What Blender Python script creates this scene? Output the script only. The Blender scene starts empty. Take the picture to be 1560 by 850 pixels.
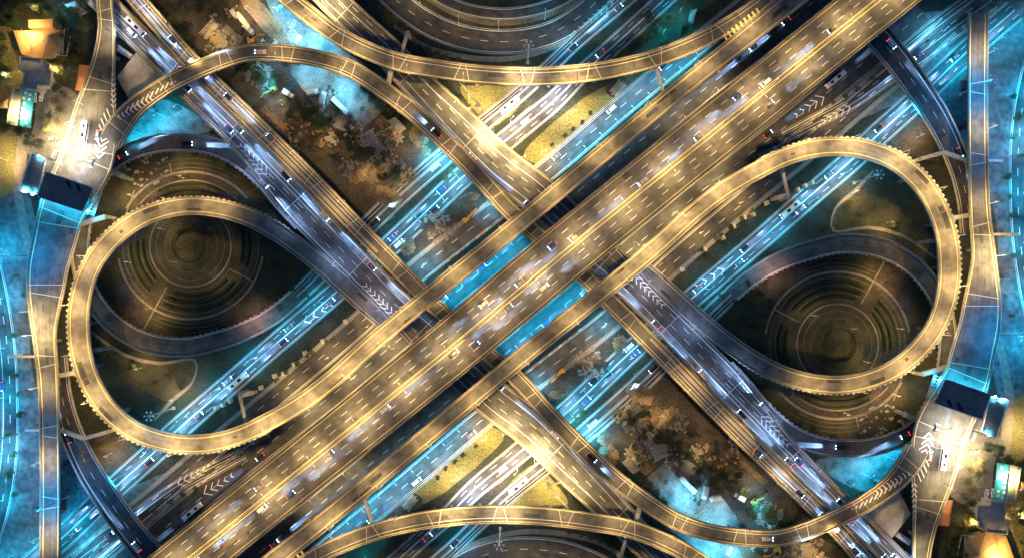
import bpy, bmesh, math, random, re
from mathutils import Vector, Matrix
random.seed(7)
rnd = random.random
R = math.radians
S = 3.0          # photo pixels per metre on the ground
CAMH = 380.0     # camera height
CX, CY = 783.0, 450.0

scn = bpy.context.scene
# ------------------------------------------------------------------ camera
cam_d = bpy.data.cameras.new("camera"); cam = bpy.data.objects.new("camera", cam_d)
scn.collection.objects.link(cam); scn.camera = cam
cam.location = (0, 0, CAMH); cam.rotation_euler = (0, 0, 0)
cam_d.sensor_width = 36; cam_d.lens = 36 * CAMH / (1560 / S)
cam_d.shift_x = -3 / 1560; cam_d.shift_y = 25 / 1560
cam_d.clip_start = 1; cam_d.clip_end = 6000
# ------------------------------------------------------------------ sky (deep dusk) and a faint low sun
w = bpy.data.worlds.new("World"); scn.world = w; w.use_nodes = True
nt = w.node_tree; bg = nt.nodes["Background"]
sky = nt.nodes.new("ShaderNodeTexSky"); sky.sky_type = 'NISHITA'; sky.sun_disc = False
sky.sun_elevation = R(1.5); sky.sun_rotation = R(240)
tint = nt.nodes.new("ShaderNodeVectorMath"); tint.operation = 'MULTIPLY'; tint.inputs[1].default_value = (.34, .74, 1.6)   # cool night cast of the sky
nt.links.new(sky.outputs[0], tint.inputs[0]); nt.links.new(tint.outputs[0], bg.inputs[0]); bg.inputs[1].default_value = 0.15
sd = bpy.data.lights.new("moon_sun", 'SUN'); sd.energy = 0.03; sd.angle = R(1); sd.color = (.75, .85, 1)
so = bpy.data.objects.new("moon_sun", sd); scn.collection.objects.link(so); so.rotation_euler = (R(50), 0, R(150))
# ------------------------------------------------------------------ exposure / render
scn.view_settings.view_transform = 'Standard'; scn.view_settings.look = 'None'
scn.view_settings.exposure = 0.4; scn.view_settings.gamma = 1.0
scn.view_settings.use_curve_mapping = False
cy = scn.cycles
cy.use_denoising = True; cy.max_bounces = 4; cy.diffuse_bounces = 2; cy.glossy_bounces = 2
cy.transmission_bounces = 2; cy.caustics_reflective = False; cy.caustics_refractive = False
cy.sample_clamp_indirect = 4; cy.sample_clamp_direct = 0
cy.use_light_tree = True; cy.use_adaptive_sampling = False
# light powers
WARM = (1.0, .65, .24); GOLD = (1.0, .72, .32); CYAN = (0.0, .56, 1.0); ICE = (.12, .66, 1.0); DEEP = (0.0, .25, .70); BEAM = (.30, .55, 1.0)
POW = 11500.0

col = scn.collection
# ------------------------------------------------------------------ materials
def mat(name, c1, c2=None, scale=.3, rough=.85, detail=6, bump=0, metal=0, stretch=None, c3=None, contrast=(.35, .65), emit=0, ecol=None):
    m = bpy.data.materials.new(name); m.use_nodes = True
    n = m.node_tree; b = n.nodes["Principled BSDF"]
    b.inputs["Roughness"].default_value = rough; b.inputs["Metallic"].default_value = metal
    b.inputs["Specular IOR Level"].default_value = .3
    if emit:
        b.inputs["Emission Color"].default_value = (*(ecol or c1), 1); b.inputs["Emission Strength"].default_value = emit
    if c2 is None:
        b.inputs["Base Color"].default_value = (*c1, 1); return m
    if stretch:
        tc = n.nodes.new("ShaderNodeUVMap"); mp = n.nodes.new("ShaderNodeMapping")
        mp.inputs["Scale"].default_value = stretch; n.links.new(tc.outputs[0], mp.inputs[0]); src = mp.outputs[0]
    else:
        tc = n.nodes.new("ShaderNodeTexCoord"); src = tc.outputs["Object"]
    nz = n.nodes.new("ShaderNodeTexNoise"); nz.inputs["Scale"].default_value = scale; nz.inputs["Detail"].default_value = detail
    nz.inputs["Roughness"].default_value = .65
    n.links.new(src, nz.inputs["Vector"])
    cr = n.nodes.new("ShaderNodeValToRGB"); cr.color_ramp.elements[0].position = contrast[0]; cr.color_ramp.elements[1].position = contrast[1]
    cr.color_ramp.elements[0].color = (*c1, 1); cr.color_ramp.elements[1].color = (*c2, 1)
    if c3:
        e = cr.color_ramp.elements.new((contrast[0] + contrast[1]) / 2); e.color = (*c3, 1)
    n.links.new(nz.outputs[0], cr.inputs[0])
    n2 = n.nodes.new("ShaderNodeTexNoise"); n2.inputs["Scale"].default_value = scale * (9 if stretch else 17); n2.inputs["Detail"].default_value = 4
    n.links.new(tc.outputs["Object"] if not stretch else src, n2.inputs["Vector"])
    mr = n.nodes.new("ShaderNodeMapRange"); mr.inputs[1].default_value = .3; mr.inputs[2].default_value = .7; mr.inputs[3].default_value = .55 if not stretch else .75; mr.inputs[4].default_value = 1.5 if not stretch else 1.25
    n.links.new(n2.outputs[0], mr.inputs[0])
    mx = n.nodes.new("ShaderNodeVectorMath"); mx.operation = 'SCALE'
    n.links.new(cr.outputs[0], mx.inputs[0]); n.links.new(mr.outputs[0], mx.inputs["Scale"])
    if stretch:
        to = n.nodes.new("ShaderNodeTexCoord"); n3 = n.nodes.new("ShaderNodeTexNoise"); n3.inputs["Scale"].default_value = .22; n3.inputs["Detail"].default_value = 8
        n.links.new(to.outputs["Object"], n3.inputs["Vector"]); m3 = n.nodes.new("ShaderNodeMapRange")
        for i_, v_ in enumerate((.35, .65, .68, 1.25)): m3.inputs[i_ + 1].default_value = v_
        m2 = n.nodes.new("ShaderNodeVectorMath"); m2.operation = 'SCALE'; n.links.new(n3.outputs[0], m3.inputs[0]); n.links.new(mx.outputs[0], m2.inputs[0]); n.links.new(m3.outputs[0], m2.inputs["Scale"]); mx = m2
    n.links.new(mx.outputs[0], b.inputs["Base Color"])
    if bump:
        bp = n.nodes.new("ShaderNodeBump"); bp.inputs["Strength"].default_value = bump; bp.inputs["Distance"].default_value = .6
        n.links.new(n2.outputs[0], bp.inputs["Height"]); n.links.new(bp.outputs[0], b.inputs["Normal"])
    return m

M = {}
M['asphalt'] = mat("asphalt", (.045, .045, .048), (.095, .092, .09), 1.0, .8, stretch=(.9, .025, 1), contrast=(.3, .7))
M['asphalt_fine'] = mat("asphalt_fine", (.075, .072, .07), (.13, .125, .12), 1.0, .75, stretch=(.9, .02, 1), contrast=(.3, .7))
M['asphalt_old'] = mat("asphalt_old", (.04, .04, .045), (.085, .08, .078), 1.0, .85, stretch=(.6, .02, 1), contrast=(.3, .7))
M['deck_pale'] = mat("pale_deck", (.13, .12, .11), (.19, .18, .165), 1.0, .75, stretch=(.9, .02, 1), contrast=(.3, .7))
M['asphalt_red'] = mat("reddish_asphalt", (.10, .065, .06), (.17, .11, .10), 1.0, .8, stretch=(.9, .02, 1), contrast=(.3, .7))
M['concrete'] = mat("concrete", (.26, .25, .23), (.40, .38, .35), .5, .85)
M['asphalt_pave'] = mat("worn_paving", (.06, .065, .07), (.12, .125, .13), .02, .9, detail=8)
M['yard'] = mat("yard_hardstanding", (.05, .05, .048), (.26, .25, .24), .11, .9, detail=12, bump=.5)
M['concrete_dark'] = mat("concrete_dark", (.13, .13, .125), (.22, .21, .2), .4, .9)
M['white'] = mat("white_paint", (.62, .62, .6), (.8, .8, .78), 1.2, .6)
M['yellow'] = mat("yellow_paint", (.72, .56, .22), (.85, .70, .32), 1.2, .6)
M['joint'] = mat("joint_steel", (.4, .39, .36), (.55, .53, .5), 1.0, .6)
M['ground'] = mat("ground", (.014, .017, .015), (.06, .052, .042), .06, .95, detail=10, bump=.5, c3=(.03, .036, .024))
M['grass'] = mat("grass", (.028, .03, .018), (.085, .075, .042), .09, .95, detail=9, bump=.6)
M['lawn_bright'] = mat("dry_lawn", (.10, .105, .035), (.22, .18, .07), .06, .95, detail=9, bump=.6)
M['soil'] = mat("soil", (.02, .017, .016), (.105, .085, .072), .07, .95, detail=10, bump=.9, c3=(.06, .05, .042))
M['soil_light'] = mat("sandy_soil", (.08, .06, .04), (.24, .18, .12), .08, .95, detail=9, bump=.7)
M['hedge'] = mat("hedge", (.012, .026, .01), (.04, .06, .02), 1.5, .95, bump=.6)
M['leaf'] = mat("leaf", (.02, .04, .016), (.09, .115, .04), .6, .8)
M['leaf_olive'] = mat("leaf_olive", (.045, .05, .018), (.12, .11, .04), .6, .8)
M['bark'] = mat("bark", (.08, .06, .04), (.15, .11, .08), 2, .9)
M['path'] = mat("paving", (.15, .13, .105), (.25, .22, .18), .4, .9)
M['garden_edge'] = mat("garden_edging", (.09, .08, .065), (.16, .14, .11), .4, .9)
M['metal'] = mat("galvanised_steel", (.42, .42, .42), (.55, .55, .55), 1, .45, metal=.4)
M['roof_tan'] = mat("tan_roof", (.42, .25, .10), (.52, .33, .14), .7, .7)
M['roof_orange'] = mat("orange_roof", (.45, .17, .06), (.55, .24, .09), .7, .7)
M['roof_grey'] = mat("grey_roof", (.36, .31, .25), (.50, .44, .36), .25, .7)
M['roof_dark'] = mat("dark_roof", (.12, .12, .13), (.2, .2, .21), .15, .5)
M['roof_blue'] = mat("blue_roof", (.02, .28, .42), (.03, .38, .52), .5, .5)
M['roof_green'] = mat("green_roof", (.16, .22, .17), (.22, .28, .21), .5, .6)
M['wall'] = mat("plaster", (.45, .40, .32), (.58, .52, .42), .6, .85)
M['glass'] = mat("dark_glass", (.02, .025, .03), rough=.12)
M['tar'] = mat("tar_patch", (.04, .04, .042), (.07, .068, .065), 1, .9)
M['rubber'] = mat("rubber", (.02, .02, .02), rough=.9)
M['excavator'] = mat("machine_yellow", (.55, .30, .03), (.7, .4, .05), 1.5, .5)
M['cone'] = mat("orange_plastic", (.75, .14, .02), rough=.5)
M['timber'] = mat("timber", (.16, .11, .06), (.30, .22, .13), 1.5, .9)
M['lens_warm'] = mat("lamp_lens_warm", (1, .8, .5), emit=60, ecol=(1, .72, .36))
M['lens_cyan'] = mat("lamp_lens_cyan", (.6, .95, 1), emit=110, ecol=(.35, .85, 1))
M['headlight'] = mat("headlight_lens", (1, 1, 1), emit=22, ecol=(.62, .80, 1))
M['taillight'] = mat("taillight_lens", (1, .05, .03), emit=7, ecol=(1, .06, .05))
CARCOL = {'white': (.75, .75, .74), 'silver': (.45, .46, .48), 'black': (.02, .02, .022), 'grey': (.16, .17, .18), 'red': (.45, .03, .02), 'blue': (.04, .10, .32), 'green': (.05, .3, .12), 'yellow': (.75, .5, .05)}
for k, v in CARCOL.items(): M['car_' + k] = mat("car_paint_" + k, v, rough=.3)

# ------------------------------------------------------------------ core helpers
def P(px, py, z=0.0):
    k = (CAMH - z) / CAMH
    return Vector(((px - CX) / S * k, -(py - CY) / S * k, z))
def obj(name, verts, faces, m, parent=None, uvs=None, smooth=False, loc=None):
    me = bpy.data.meshes.new(name); me.from_pydata([tuple(v) for v in verts], [], faces)
    mats = m if isinstance(m, list) else [m]
    for x in mats: me.materials.append(M[x] if isinstance(x, str) else x)
    if uvs:
        l = me.uv_layers.new(name="UVMap")
        for i, lp in enumerate(me.loops): l.data[i].uv = uvs[lp.vertex_index]
    if smooth: me.shade_smooth()
    me.update()
    o = bpy.data.objects.new(name, me); col.objects.link(o)
    if parent: o.parent = parent
    if loc is not None: o.location = loc
    return o
def empty(name, loc=(0, 0, 0), rz=0):
    o = bpy.data.objects.new(name, None); o.empty_display_size = .5; col.objects.link(o)
    o.location = loc; o.rotation_euler = (0, 0, rz); return o
def tag(o, label, cat, group=None):
    o['label'] = label; o['category'] = cat
    if group: o['group'] = group
    return o
def struct(o): o['kind'] = 'structure'; return o

class MB:
    def __init__(s): s.v = []; s.f = []
    def add(s, vs, fs):
        n = len(s.v); s.v += [Vector(v) for v in vs]; s.f += [tuple(i + n for i in f) for f in fs]; return s
    def box(s, c, size, rz=0, taper=1.0):
        x, y, z = [a / 2 for a in size]; ca, sa = math.cos(rz), math.sin(rz); vs = []
        for dz, t in ((-z, 1), (z, taper)):
            for dx, dy in ((-x, -y), (x, -y), (x, y), (-x, y)):
                dx, dy = dx * t, dy * t
                vs.append((c[0] + dx * ca - dy * sa, c[1] + dx * sa + dy * ca, c[2] + dz))
        return s.add(vs, [(0, 3, 2, 1), (4, 5, 6, 7), (0, 1, 5, 4), (1, 2, 6, 5), (2, 3, 7, 6), (3, 0, 4, 7)])
    def bar(s, a, b, r0, r1=None, n=6):
        a, b = Vector(a), Vector(b); r1 = r0 if r1 is None else r1
        d = (b - a).normalized(); u = d.cross(Vector((0, 0, 1)) if abs(d.z) < .9 else Vector((1, 0, 0))).normalized(); w_ = d.cross(u)
        vs = [p + (u * math.cos(t) + w_ * math.sin(t)) * r for p, r in ((a, r0), (b, r1)) for t in [2 * math.pi * i / n for i in range(n)]]
        fs = [(i, (i + 1) % n, n + (i + 1) % n, n + i) for i in range(n)] + [tuple(range(n))[::-1], tuple(range(n, 2 * n))]
        return s.add(vs, fs)
    def beam(s, a, b, wd, ht):   # rectangular beam between points (top at z)
        a, b = Vector(a), Vector(b); d = b - a; h = Vector((d.x, d.y, 0)).normalized(); n = Vector((-h.y, h.x, 0)) * wd / 2
        up = Vector((0, 0, ht))
        vs = [a - n - up, b - n - up, b + n - up, a + n - up, a - n, b - n, b + n, a + n]
        return s.add(vs, [(0, 3, 2, 1), (4, 5, 6, 7), (0, 1, 5, 4), (1, 2, 6, 5), (2, 3, 7, 6), (3, 0, 4, 7)])
    def prism(s, pts, z0, z1):   # pts world xy
        n = len(pts)
        ar = sum(pts[i][0] * pts[(i + 1) % n][1] - pts[(i + 1) % n][0] * pts[i][1] for i in range(n))
        if ar < 0: pts = pts[::-1]
        vs = [(p[0], p[1], z0) for p in pts] + [(p[0], p[1], z1) for p in pts]
        return s.add(vs, [tuple(range(n))[::-1], tuple(range(n, 2 * n))] + [(i, (i + 1) % n, n + (i + 1) % n, n + i) for i in range(n)])
    def build(s, name, m, parent=None, smooth=False, loc=None):
        return obj(name, s.v, s.f, m, parent, smooth=smooth, loc=loc)

# ------------------------------------------------------------------ paths and sweeps
class Path:
    """pts: (px, py, width_px, z)"""
    def __init__(s, pts, step=3.0):
        pts = [tuple(p) for p in pts]
        e = [tuple(2 * a - b for a, b in zip(pts[0], pts[1]))] + pts + [tuple(2 * a - b for a, b in zip(pts[-1], pts[-2]))]
        out = []
        for i in range(1, len(e) - 2):
            p0, p1, p2, p3 = e[i - 1:i + 3]
            n = max(2, int(math.hypot(p2[0] - p1[0], p2[1] - p1[1]) / (step * S)))
            for k in range(n):
                t = k / n
                q = [.5 * (2 * b + (c - a) * t + (2 * a - 5 * b + 4 * c - d) * t * t + (3 * b - a - 3 * c + d) * t ** 3) for a, b, c, d in zip(p0, p1, p2, p3)]
                out.append(q)
        out.append(list(pts[-1]))
        s.c = [P(q[0], q[1], q[3]) for q in out]
        s.hw = [q[2] / S / 2 * (CAMH - q[3]) / CAMH for q in out]
        s.s = [0.0]
        for a, b in zip(s.c, s.c[1:]): s.s.append(s.s[-1] + (b - a).length)
        s.n = []
        for i in range(len(s.c)):
            d = s.c[min(i + 1, len(s.c) - 1)] - s.c[max(i - 1, 0)]; d.z = 0; d.normalize(); s.n.append(Vector((-d.y, d.x, 0)))   # left of travel
        s.L = s.s[-1]
    def at(s, q):
        q = min(max(q, 0), s.L)
        lo, hi = 0, len(s.s) - 1
        while hi - lo > 1:
            m_ = (lo + hi) // 2
            if s.s[m_] <= q: lo = m_
            else: hi = m_
        t = (q - s.s[lo]) / max(1e-6, s.s[hi] - s.s[lo])
        n = s.n[lo].lerp(s.n[hi], t).normalized()
        return s.c[lo].lerp(s.c[hi], t), n, s.hw[lo] * (1 - t) + s.hw[hi] * t
    def near(s, px, py, z=None):     # arclength nearest to a pixel
        best = None
        for i, c in enumerate(s.c):
            p = P(px, py, c.z); d = (p - c).length
            if best is None or d < best[0]: best = (d, s.s[i])
        return best[1]
    def stations(s, s0=0, s1=None):
        s1 = s.L if s1 is None else min(s1, s.L); s0 = max(0, s0)
        q = [s0] + [v for v in s.s if s0 + .05 < v < s1 - .05] + [s1]
        return q
    def ang(s, q):
        _, n, _ = s.at(q); return math.atan2(-n.x, n.y)
ALLPATHS = []
def sweep(name, path, prof, m, parent=None, s0=0, s1=None, closed=True):
    qs = path.stations(s0, s1); V = []; F = []; UV = []; n = len(prof)
    for q in qs:
        c, nn, hw = path.at(q)
        for a, b, dz in prof:
            off = a * hw + b; V.append(c + nn * off + Vector((0, 0, dz))); UV.append((off, q))
    for i in range(len(qs) - 1):
        for j in range(n if closed else n - 1):
            k = (j + 1) % n
            F.append((i * n + j, i * n + k, (i + 1) * n + k, (i + 1) * n + j))
    if closed: F.append(tuple(range(n))); e = (len(qs) - 1) * n; F.append(tuple(range(e, e + n))[::-1])
    return obj(name, V, F, m, parent, UV)
def flat(name, path, m, parent=None, dz=.02, a=1.0, b=0.0, s0=0, s1=None):
    return sweep(name, path, [(a, b, dz), (-a, -b, dz)], m, parent, s0, s1, closed=False)
def mark(mb, path, a, b, wd, dz=.05, s0=0, s1=None, dash=None):
    wd *= 1.5
    s1 = path.L if s1 is None else min(s1, path.L); s0 = max(s0, 0)
    segs = [(s0, s1)]
    if dash:
        segs = []; q = s0
        while q < s1: segs.append((q, min(q + dash[0], s1))); q += dash[0] + dash[1]
    for x0, x1 in segs:
        qs = path.stations(x0, x1) if x1 - x0 > 4 else [x0, x1]
        vs = []
        for q in qs:
            c, n, hw = path.at(q)
            o = a * hw + b
            vs += [c + n * (o + wd / 2) + Vector((0, 0, dz)), c + n * (o - wd / 2) + Vector((0, 0, dz))]
        mb.add(vs, [(2 * i, 2 * i + 1, 2 * i + 3, 2 * i + 2) for i in range(len(qs) - 1)])
def cross(mb, path, q, wd=.35, dz=.055, skew=0):
    c, n, hw = path.at(q); d = Vector((n.y, -n.x, 0)); up = Vector((0, 0, dz)); sk = d * skew
    L_, R_ = c + n * (hw - .35) + up + sk, c - n * (hw - .35) + up - sk
    mb.add([L_ - d * wd / 2, L_ + d * wd / 2, R_ + d * wd / 2, R_ - d * wd / 2], [(0, 3, 2, 1)])

GROUNDROADS = []
def pier_clear(p, under):
    for gp in under:
        for i in range(0, len(gp.c), 2):
            d = (Vector((gp.c[i].x, gp.c[i].y)) - Vector((p.x, p.y))).length
            if d < gp.hw[i] + 1.2: return False
    return True
def flyover(name, label, path, cat="flyover", surf='asphalt_fine', lines=(), joints=26, pairs=5.0, ribs=None, gapL=(), gapR=(), piers=26, under=(), depth=1.7, wallh=.95, jdouble=True, skew=1.2, rails=True):
    root = empty(name, (0, 0, 0)); tag(root, label, cat)
    sweep('deck', path, [(1, 0, 0), (-1, 0, 0), (-1, 0, -.35), (-.5, 0, -depth), (.5, 0, -depth), (1, 0, -.35)], 'concrete', root)
    flat('road_surface', path, surf, root, .02, 1, -.42)
    for sgn, gaps in ((1, gapL), (-1, gapR)):
        segs = []; q = 0
        for g0, g1 in sorted(gaps): segs.append((q, g0)); q = g1
        segs.append((q, path.L))
        for a, b in segs:
            if b - a < 2: continue
            sweep('parapet', path, [(sgn, 0, -.02), (sgn, -sgn * .38, -.02), (sgn, -sgn * .28, wallh), (sgn, -sgn * .06, wallh)], 'concrete', root, a, b)
            if rails and sgn == ribs:      # posts outside the parapet
                q2 = a + 1
                while q2 < b:
                    c, n, hw = path.at(q2); p = c + n * sgn * (hw + .18)
                    MB().box((p.x, p.y, c.z + .35), (1.0, .5, 1.5), path.ang(q2)).build('railing_post', 'concrete', root); q2 += max(2.0, (b - a) / 90)
    if lines:
        for m_, specs in lines:
            mb = MB()
            for sp in specs: mark(mb, path, *sp[:3], **(sp[3] if len(sp) > 3 else {}))
            mb.build('lane_marking', m_, root)
    if joints:
        q = joints * .6; i = 0
        while q < path.L - pairs:
            for qq, sk in ((q, .5), (q + pairs, -.5))[:2 if jdouble else 1]:
                mb = MB(); cross(mb, path, qq, skew=skew * sk * (1 if i % 2 else -1)); mb.build('expansion_joint', 'joint', root)
            q += joints + pairs; i += 1
    if piers:
        q = piers * .5
        while q < path.L:
            for dq in (0, 5, -5, 9, -9, 12):
                c, n, hw = path.at(q + dq)
                if c.z > 3 and pier_clear(c, under):
                    mb = MB(); a = path.ang(q + dq)
                    zt = c.z - depth - .05
                    mb.box((c.x, c.y, zt - .6), (1.8, hw * 1.5, 1.2), a)
                    mb.box((c.x, c.y, (zt - 1.2) / 2), (1.6, min(3.4, hw * .8), zt - 1.2), a)
                    mb.build('pier', 'concrete_dark', root); break
            q += piers
    ALLPATHS.append(path)
    return root
def ground_road(name, path, m='asphalt', dz=.02, kerb=True, lines=()):
    o = struct(flat(name, path, m, None, dz))
    GROUNDROADS.append(path)
    for m_, specs in lines:
        mb = MB()
        for sp in specs: mark(mb, path, *sp[:3], **dict({'dz': dz + .03}, **(sp[3] if len(sp) > 3 else {})))
        struct(mb.build('road_marking', m_))
    if kerb:
        for sgn in (1, -1):
            struct(sweep('kerb', path, [(sgn, sgn * .02, -.02), (sgn, sgn * .4, -.02), (sgn, sgn * .4, .14), (sgn, sgn * .02, .14)], 'concrete'))
    return o
def patch(name, pts, m, z=.008):
    pw = [P(x, y) for x, y in pts]; n = len(pw); out = []
    # smooth closed outline
    for i in range(n):
        p0, p1, p2, p3 = pw[i - 1], pw[i], pw[(i + 1) % n], pw[(i + 2) % n]
        for k in range(5):
            t = k / 5
            q = .5 * (2 * p1 + (p2 - p0) * t + (2 * p0 - 5 * p1 + 4 * p2 - p3) * t * t + (3 * p1 - p0 - 3 * p2 + p3) * t ** 3)
            out.append((q.x + (rnd() - .5) * .7, q.y + (rnd() - .5) * .7, z))
    return struct(obj(name, out, [tuple(range(len(out)))], m))

# ------------------------------------------------------------------ geometry of the roads (photo pixels, width px, height m)
ZD, ZM, ZF = 7.0, 14.5, 14.0
def mir(pts): return [(1566 - p[0], 900 - p[1]) + tuple(p[2:]) for p in pts][::-1]
hM = [(783, 450, 86, ZM), (870, 377, 86, ZM), (960, 304, 85, ZM), (1160, 143, 84, ZM), (1337, 1, 84, ZM), (1420, -66, 84, ZM)]
pM = Path(mir(hM)[:-1] + hM)
pDw = Path([(112, -42, 37, ZD), (141, -13, 37, ZD), (258, 105, 37, ZD), (367, 213, 38, ZD), (415, 267, 46, ZD), (462, 320, 52, ZD), (530, 390, 49, ZD), (592, 452, 47, ZD),
            (630, 490, 54, ZD), (672, 531, 60, ZD), (747, 603, 61, ZD), (807, 650, 60, ZD), (874, 716, 56, ZD), (919, 761, 51, ZD), (976, 820, 47, ZD), (1044, 884, 44, ZD), (1080, 920, 44, ZD)])
pDn = Path([(175, -36, 27, ZD), (222, 15, 27, ZD), (292, 95, 27, ZD), (390, 191, 27, ZD), (470, 270, 27, ZD), (542, 344, 27, ZD), (640, 443, 27, ZD), (715, 514, 26, ZD), (785, 574, 26, ZD + .5),
            (825, 618, 26, 9), (864, 660, 27, 10), (901, 696, 27, 11), (938, 730, 27, 12), (978, 760, 27, 13), (1006, 779, 27, 13.3), (1039, 797, 26, 13.5), (1086, 811, 26, 13.5), (1136, 818, 26, 13.5),
            (1186, 819, 26, 13.5), (1227, 808, 27, 13.3), (1266, 792, 27, 13.1), (1313, 769, 28, 12.6), (1358, 738, 32, 12), (1384, 708, 38, 11.4), (1398, 684, 40, 11.04)])
pF = Path([(600, 500, 30, ZD - .12), (560, 466, 30, ZD - .1), (520, 430, 30, ZD - .05), (490, 404, 29, ZD + .2), (455, 377, 28, 8), (415, 350, 28, 8.7), (370, 328, 28, 9.5), (320, 316, 28, 10.2), (270, 316, 28, 11), (215, 333, 29, 11.5), (170, 366, 30, 12),
           (139, 408, 31, 12.2), (124, 455, 33, 12.5), (121, 500, 34, 12.7), (127, 548, 33, 13), (144, 592, 32, 13), (170, 628, 31, 13.2), (208, 657, 30, 13.4), (258, 673, 29, 13.6), (310, 675, 29, 13.8),
           (360, 664, 28, ZF), (410, 641, 28, ZF), (460, 612, 28, ZF), (510, 574, 28, ZF), (571, 519, 28, ZF), (656, 449, 28, ZF), (740, 382, 28, ZF), (830, 308, 28, ZF), (911, 240, 28, ZF), (1000, 166, 28, ZF), (1080, 101, 28, ZF), (1140, 54, 30, ZF), (1200, 6, 32, ZF), (1250, -34, 32, ZF)])
pR1 = Path([(395, -42, 28, 12), (430, -10, 28, 12), (470, 22, 28, 12.4), (510, 52, 27, 13), (560, 78, 27, 13.5), (610, 96, 28, 13.8), (660, 105, 28, 13.8), (720, 113, 28, 13.8), (783, 117, 28, 13.8),
            (850, 116, 28, 13.8), (915, 109, 28, 13.8), (960, 100, 27, 13.8), (1000, 89, 27, 13.8), (1045, 72, 27, 13.85), (1085, 53, 26, 13.86), (1120, 33, 26, 13.88), (1152, 10, 24, 13.9), (1190, -20, 22, 13.9)])
pV = Path([(159, -40, 25, 11), (160, 0, 25, 11), (163, 45, 26, 11), (159, 90, 34, 11), (152, 130, 46, 11), (146, 165, 62, 11), (141, 205, 76, 11), (132, 245, 82, 11), (113, 285, 78, 11), (94, 325, 70, 11), (84, 365, 66, 11),
           (74, 405, 62, 11), (70, 440, 57, 11), (68, 475, 46, 11), (68, 510, 36, 11), (71, 545, 33, 11), (74, 580, 31, 11), (76, 640, 30, 11), (77, 720, 30, 11), (77, 800, 30, 11), (76, 880, 30, 11)])
pL = Path([(88, 545, 30, 6), (94, 600, 30, 6), (108, 655, 34, 6), (134, 712, 38, 6), (162, 756, 40, 6), (196, 804, 41, 6), (236, 852, 42, 6), (280, 900, 42, 6)])
pK = Path([(452, 452, 27, .3), (420, 478, 27, .6), (385, 499, 28, 1), (340, 516, 29, 1.6), (282, 529, 30, 2.2), (224, 522, 30, 2.8), (180, 499, 29, 3.2), (150, 468, 28, 3.6), (130, 430, 27, 4), (122, 385, 27, 4.2), (128, 330, 27, 4.5), (146, 280, 27, 4.8),
           (172, 246, 27, 5.1), (215, 225, 27, 5.5), (268, 217, 27, 5.9), (322, 223, 27, 6.3), (365, 243, 27, 6.7), (400, 274, 26, 6.88), (430, 310, 26, 6.9), (458, 342, 24, 6.9)])
# ground roads
gJ2 = Path([(20, 884, 34, 0), (99, 815, 34, 0), (169, 748, 34, 0), (231, 692, 34, 0), (265, 659, 33, 0), (340, 594, 32, 0), (400, 541, 31, 0), (455, 494, 31, 0), (510, 447, 31, 0), (597, 372, 32, 0), (705, 270, 32, 0), (785, 203, 30, 0), (840, 158, 28, 0), (885, 114, 26, 0), (932, 73, 26, 0), (1010, 2, 26, 0), (1060, -44, 26, 0)])
gJ1 = Path([(440, 462, 24, 0), (475, 430, 25, 0), (560, 345, 28, 0), (617, 291, 28, 0), (674, 241, 28, 0), (730, 194, 24, 0), (788, 147, 22, 0), (838, 102, 22, 0), (880, 62, 22, 0), (952, 0, 24, 0), (1000, -40, 24, 0)])
gA = Path([(120, 860, 34, 0), (175, 808, 34, 0), (243, 752, 34, 0), (303, 700, 34, 0), (380, 635, 33, 0), (470, 560, 34, 0), (540, 500, 34, 0), (605, 440, 35, 0), (656, 396, 35, 0), (752, 322, 34, 0), (845, 250, 33, 0), (950, 160, 33, 0), (1050, 78, 32, 0), (1140, 5, 30, 0), (1190, -36, 30, 0)])
gB = Path([(160, 880, 36, 0), (262, 795, 36, 0), (370, 706, 36, 0), (480, 622, 36, 0), (563, 554, 36, 0), (650, 482, 36, 0), (744, 404, 36, 0), (860, 309, 36, 0), (1000, 195, 36, 0), (1124, 96, 36, 0), (1301, -46, 36, 0)])
gP = Path([(-60, 250, 34, 0), (-32, 340, 34, 0), (-10, 430, 34, 0), (5, 520, 34, 0), (10, 600, 34, 0), (8, 690, 36, 0), (-6, 780, 36, 0), (-40, 880, 36, 0)])
gQ = Path([(60, 905, 44, 0), (140, 846, 44, 0), (205, 795, 36, 0), (270, 745, 24, 0), (330, 712, 20, 0), (372, 690, 18, 0)])
gT1 = Path([(540, -70, 36, 0), (594, -8, 36, 0), (648, 34, 36, 0), (708, 58, 36, 0), (776, 64, 36, 0), (838, 52, 35, 0), (888, 22, 33, 0), (930, -18, 30, 0)])
gT2 = Path([(628, -40, 17, 0), (668, -4, 17, 0), (716, 16, 17, 0), (772, 22, 17, 0), (826, 13, 17, 0), (868, -6, 17, 0), (905, -36, 17, 0)])
gT3 = Path([(600, 40, 6, 0), (650, 72, 7, 0), (712, 88, 8, 0), (776, 90, 8, 0), (834, 76, 8, 0), (868, 58, 6, 0)])
Msym = Path([(1566 - x, 900 - y, w_, z) for x, y, w_, z in [(20, 884, 34, 0)]] * 2) if False else None
def mpath(pts_path):   # rotated copy of a path's centre line, for clearance tests
    q = object.__new__(Path); q.c = [Vector((-c.x, -c.y, c.z)) for c in pts_path.c]; q.hw = pts_path.hw; return q

# ground sheet
g = struct(obj('ground', [(-3000, -3000, 0), (3000, -3000, 0), (3000, 3000, 0), (-3000, 3000, 0)], [(0, 1, 2, 3)], 'ground'))
START = set(o.name for o in col.objects)   # things up to here are single (not repeated across the interchange)

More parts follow.
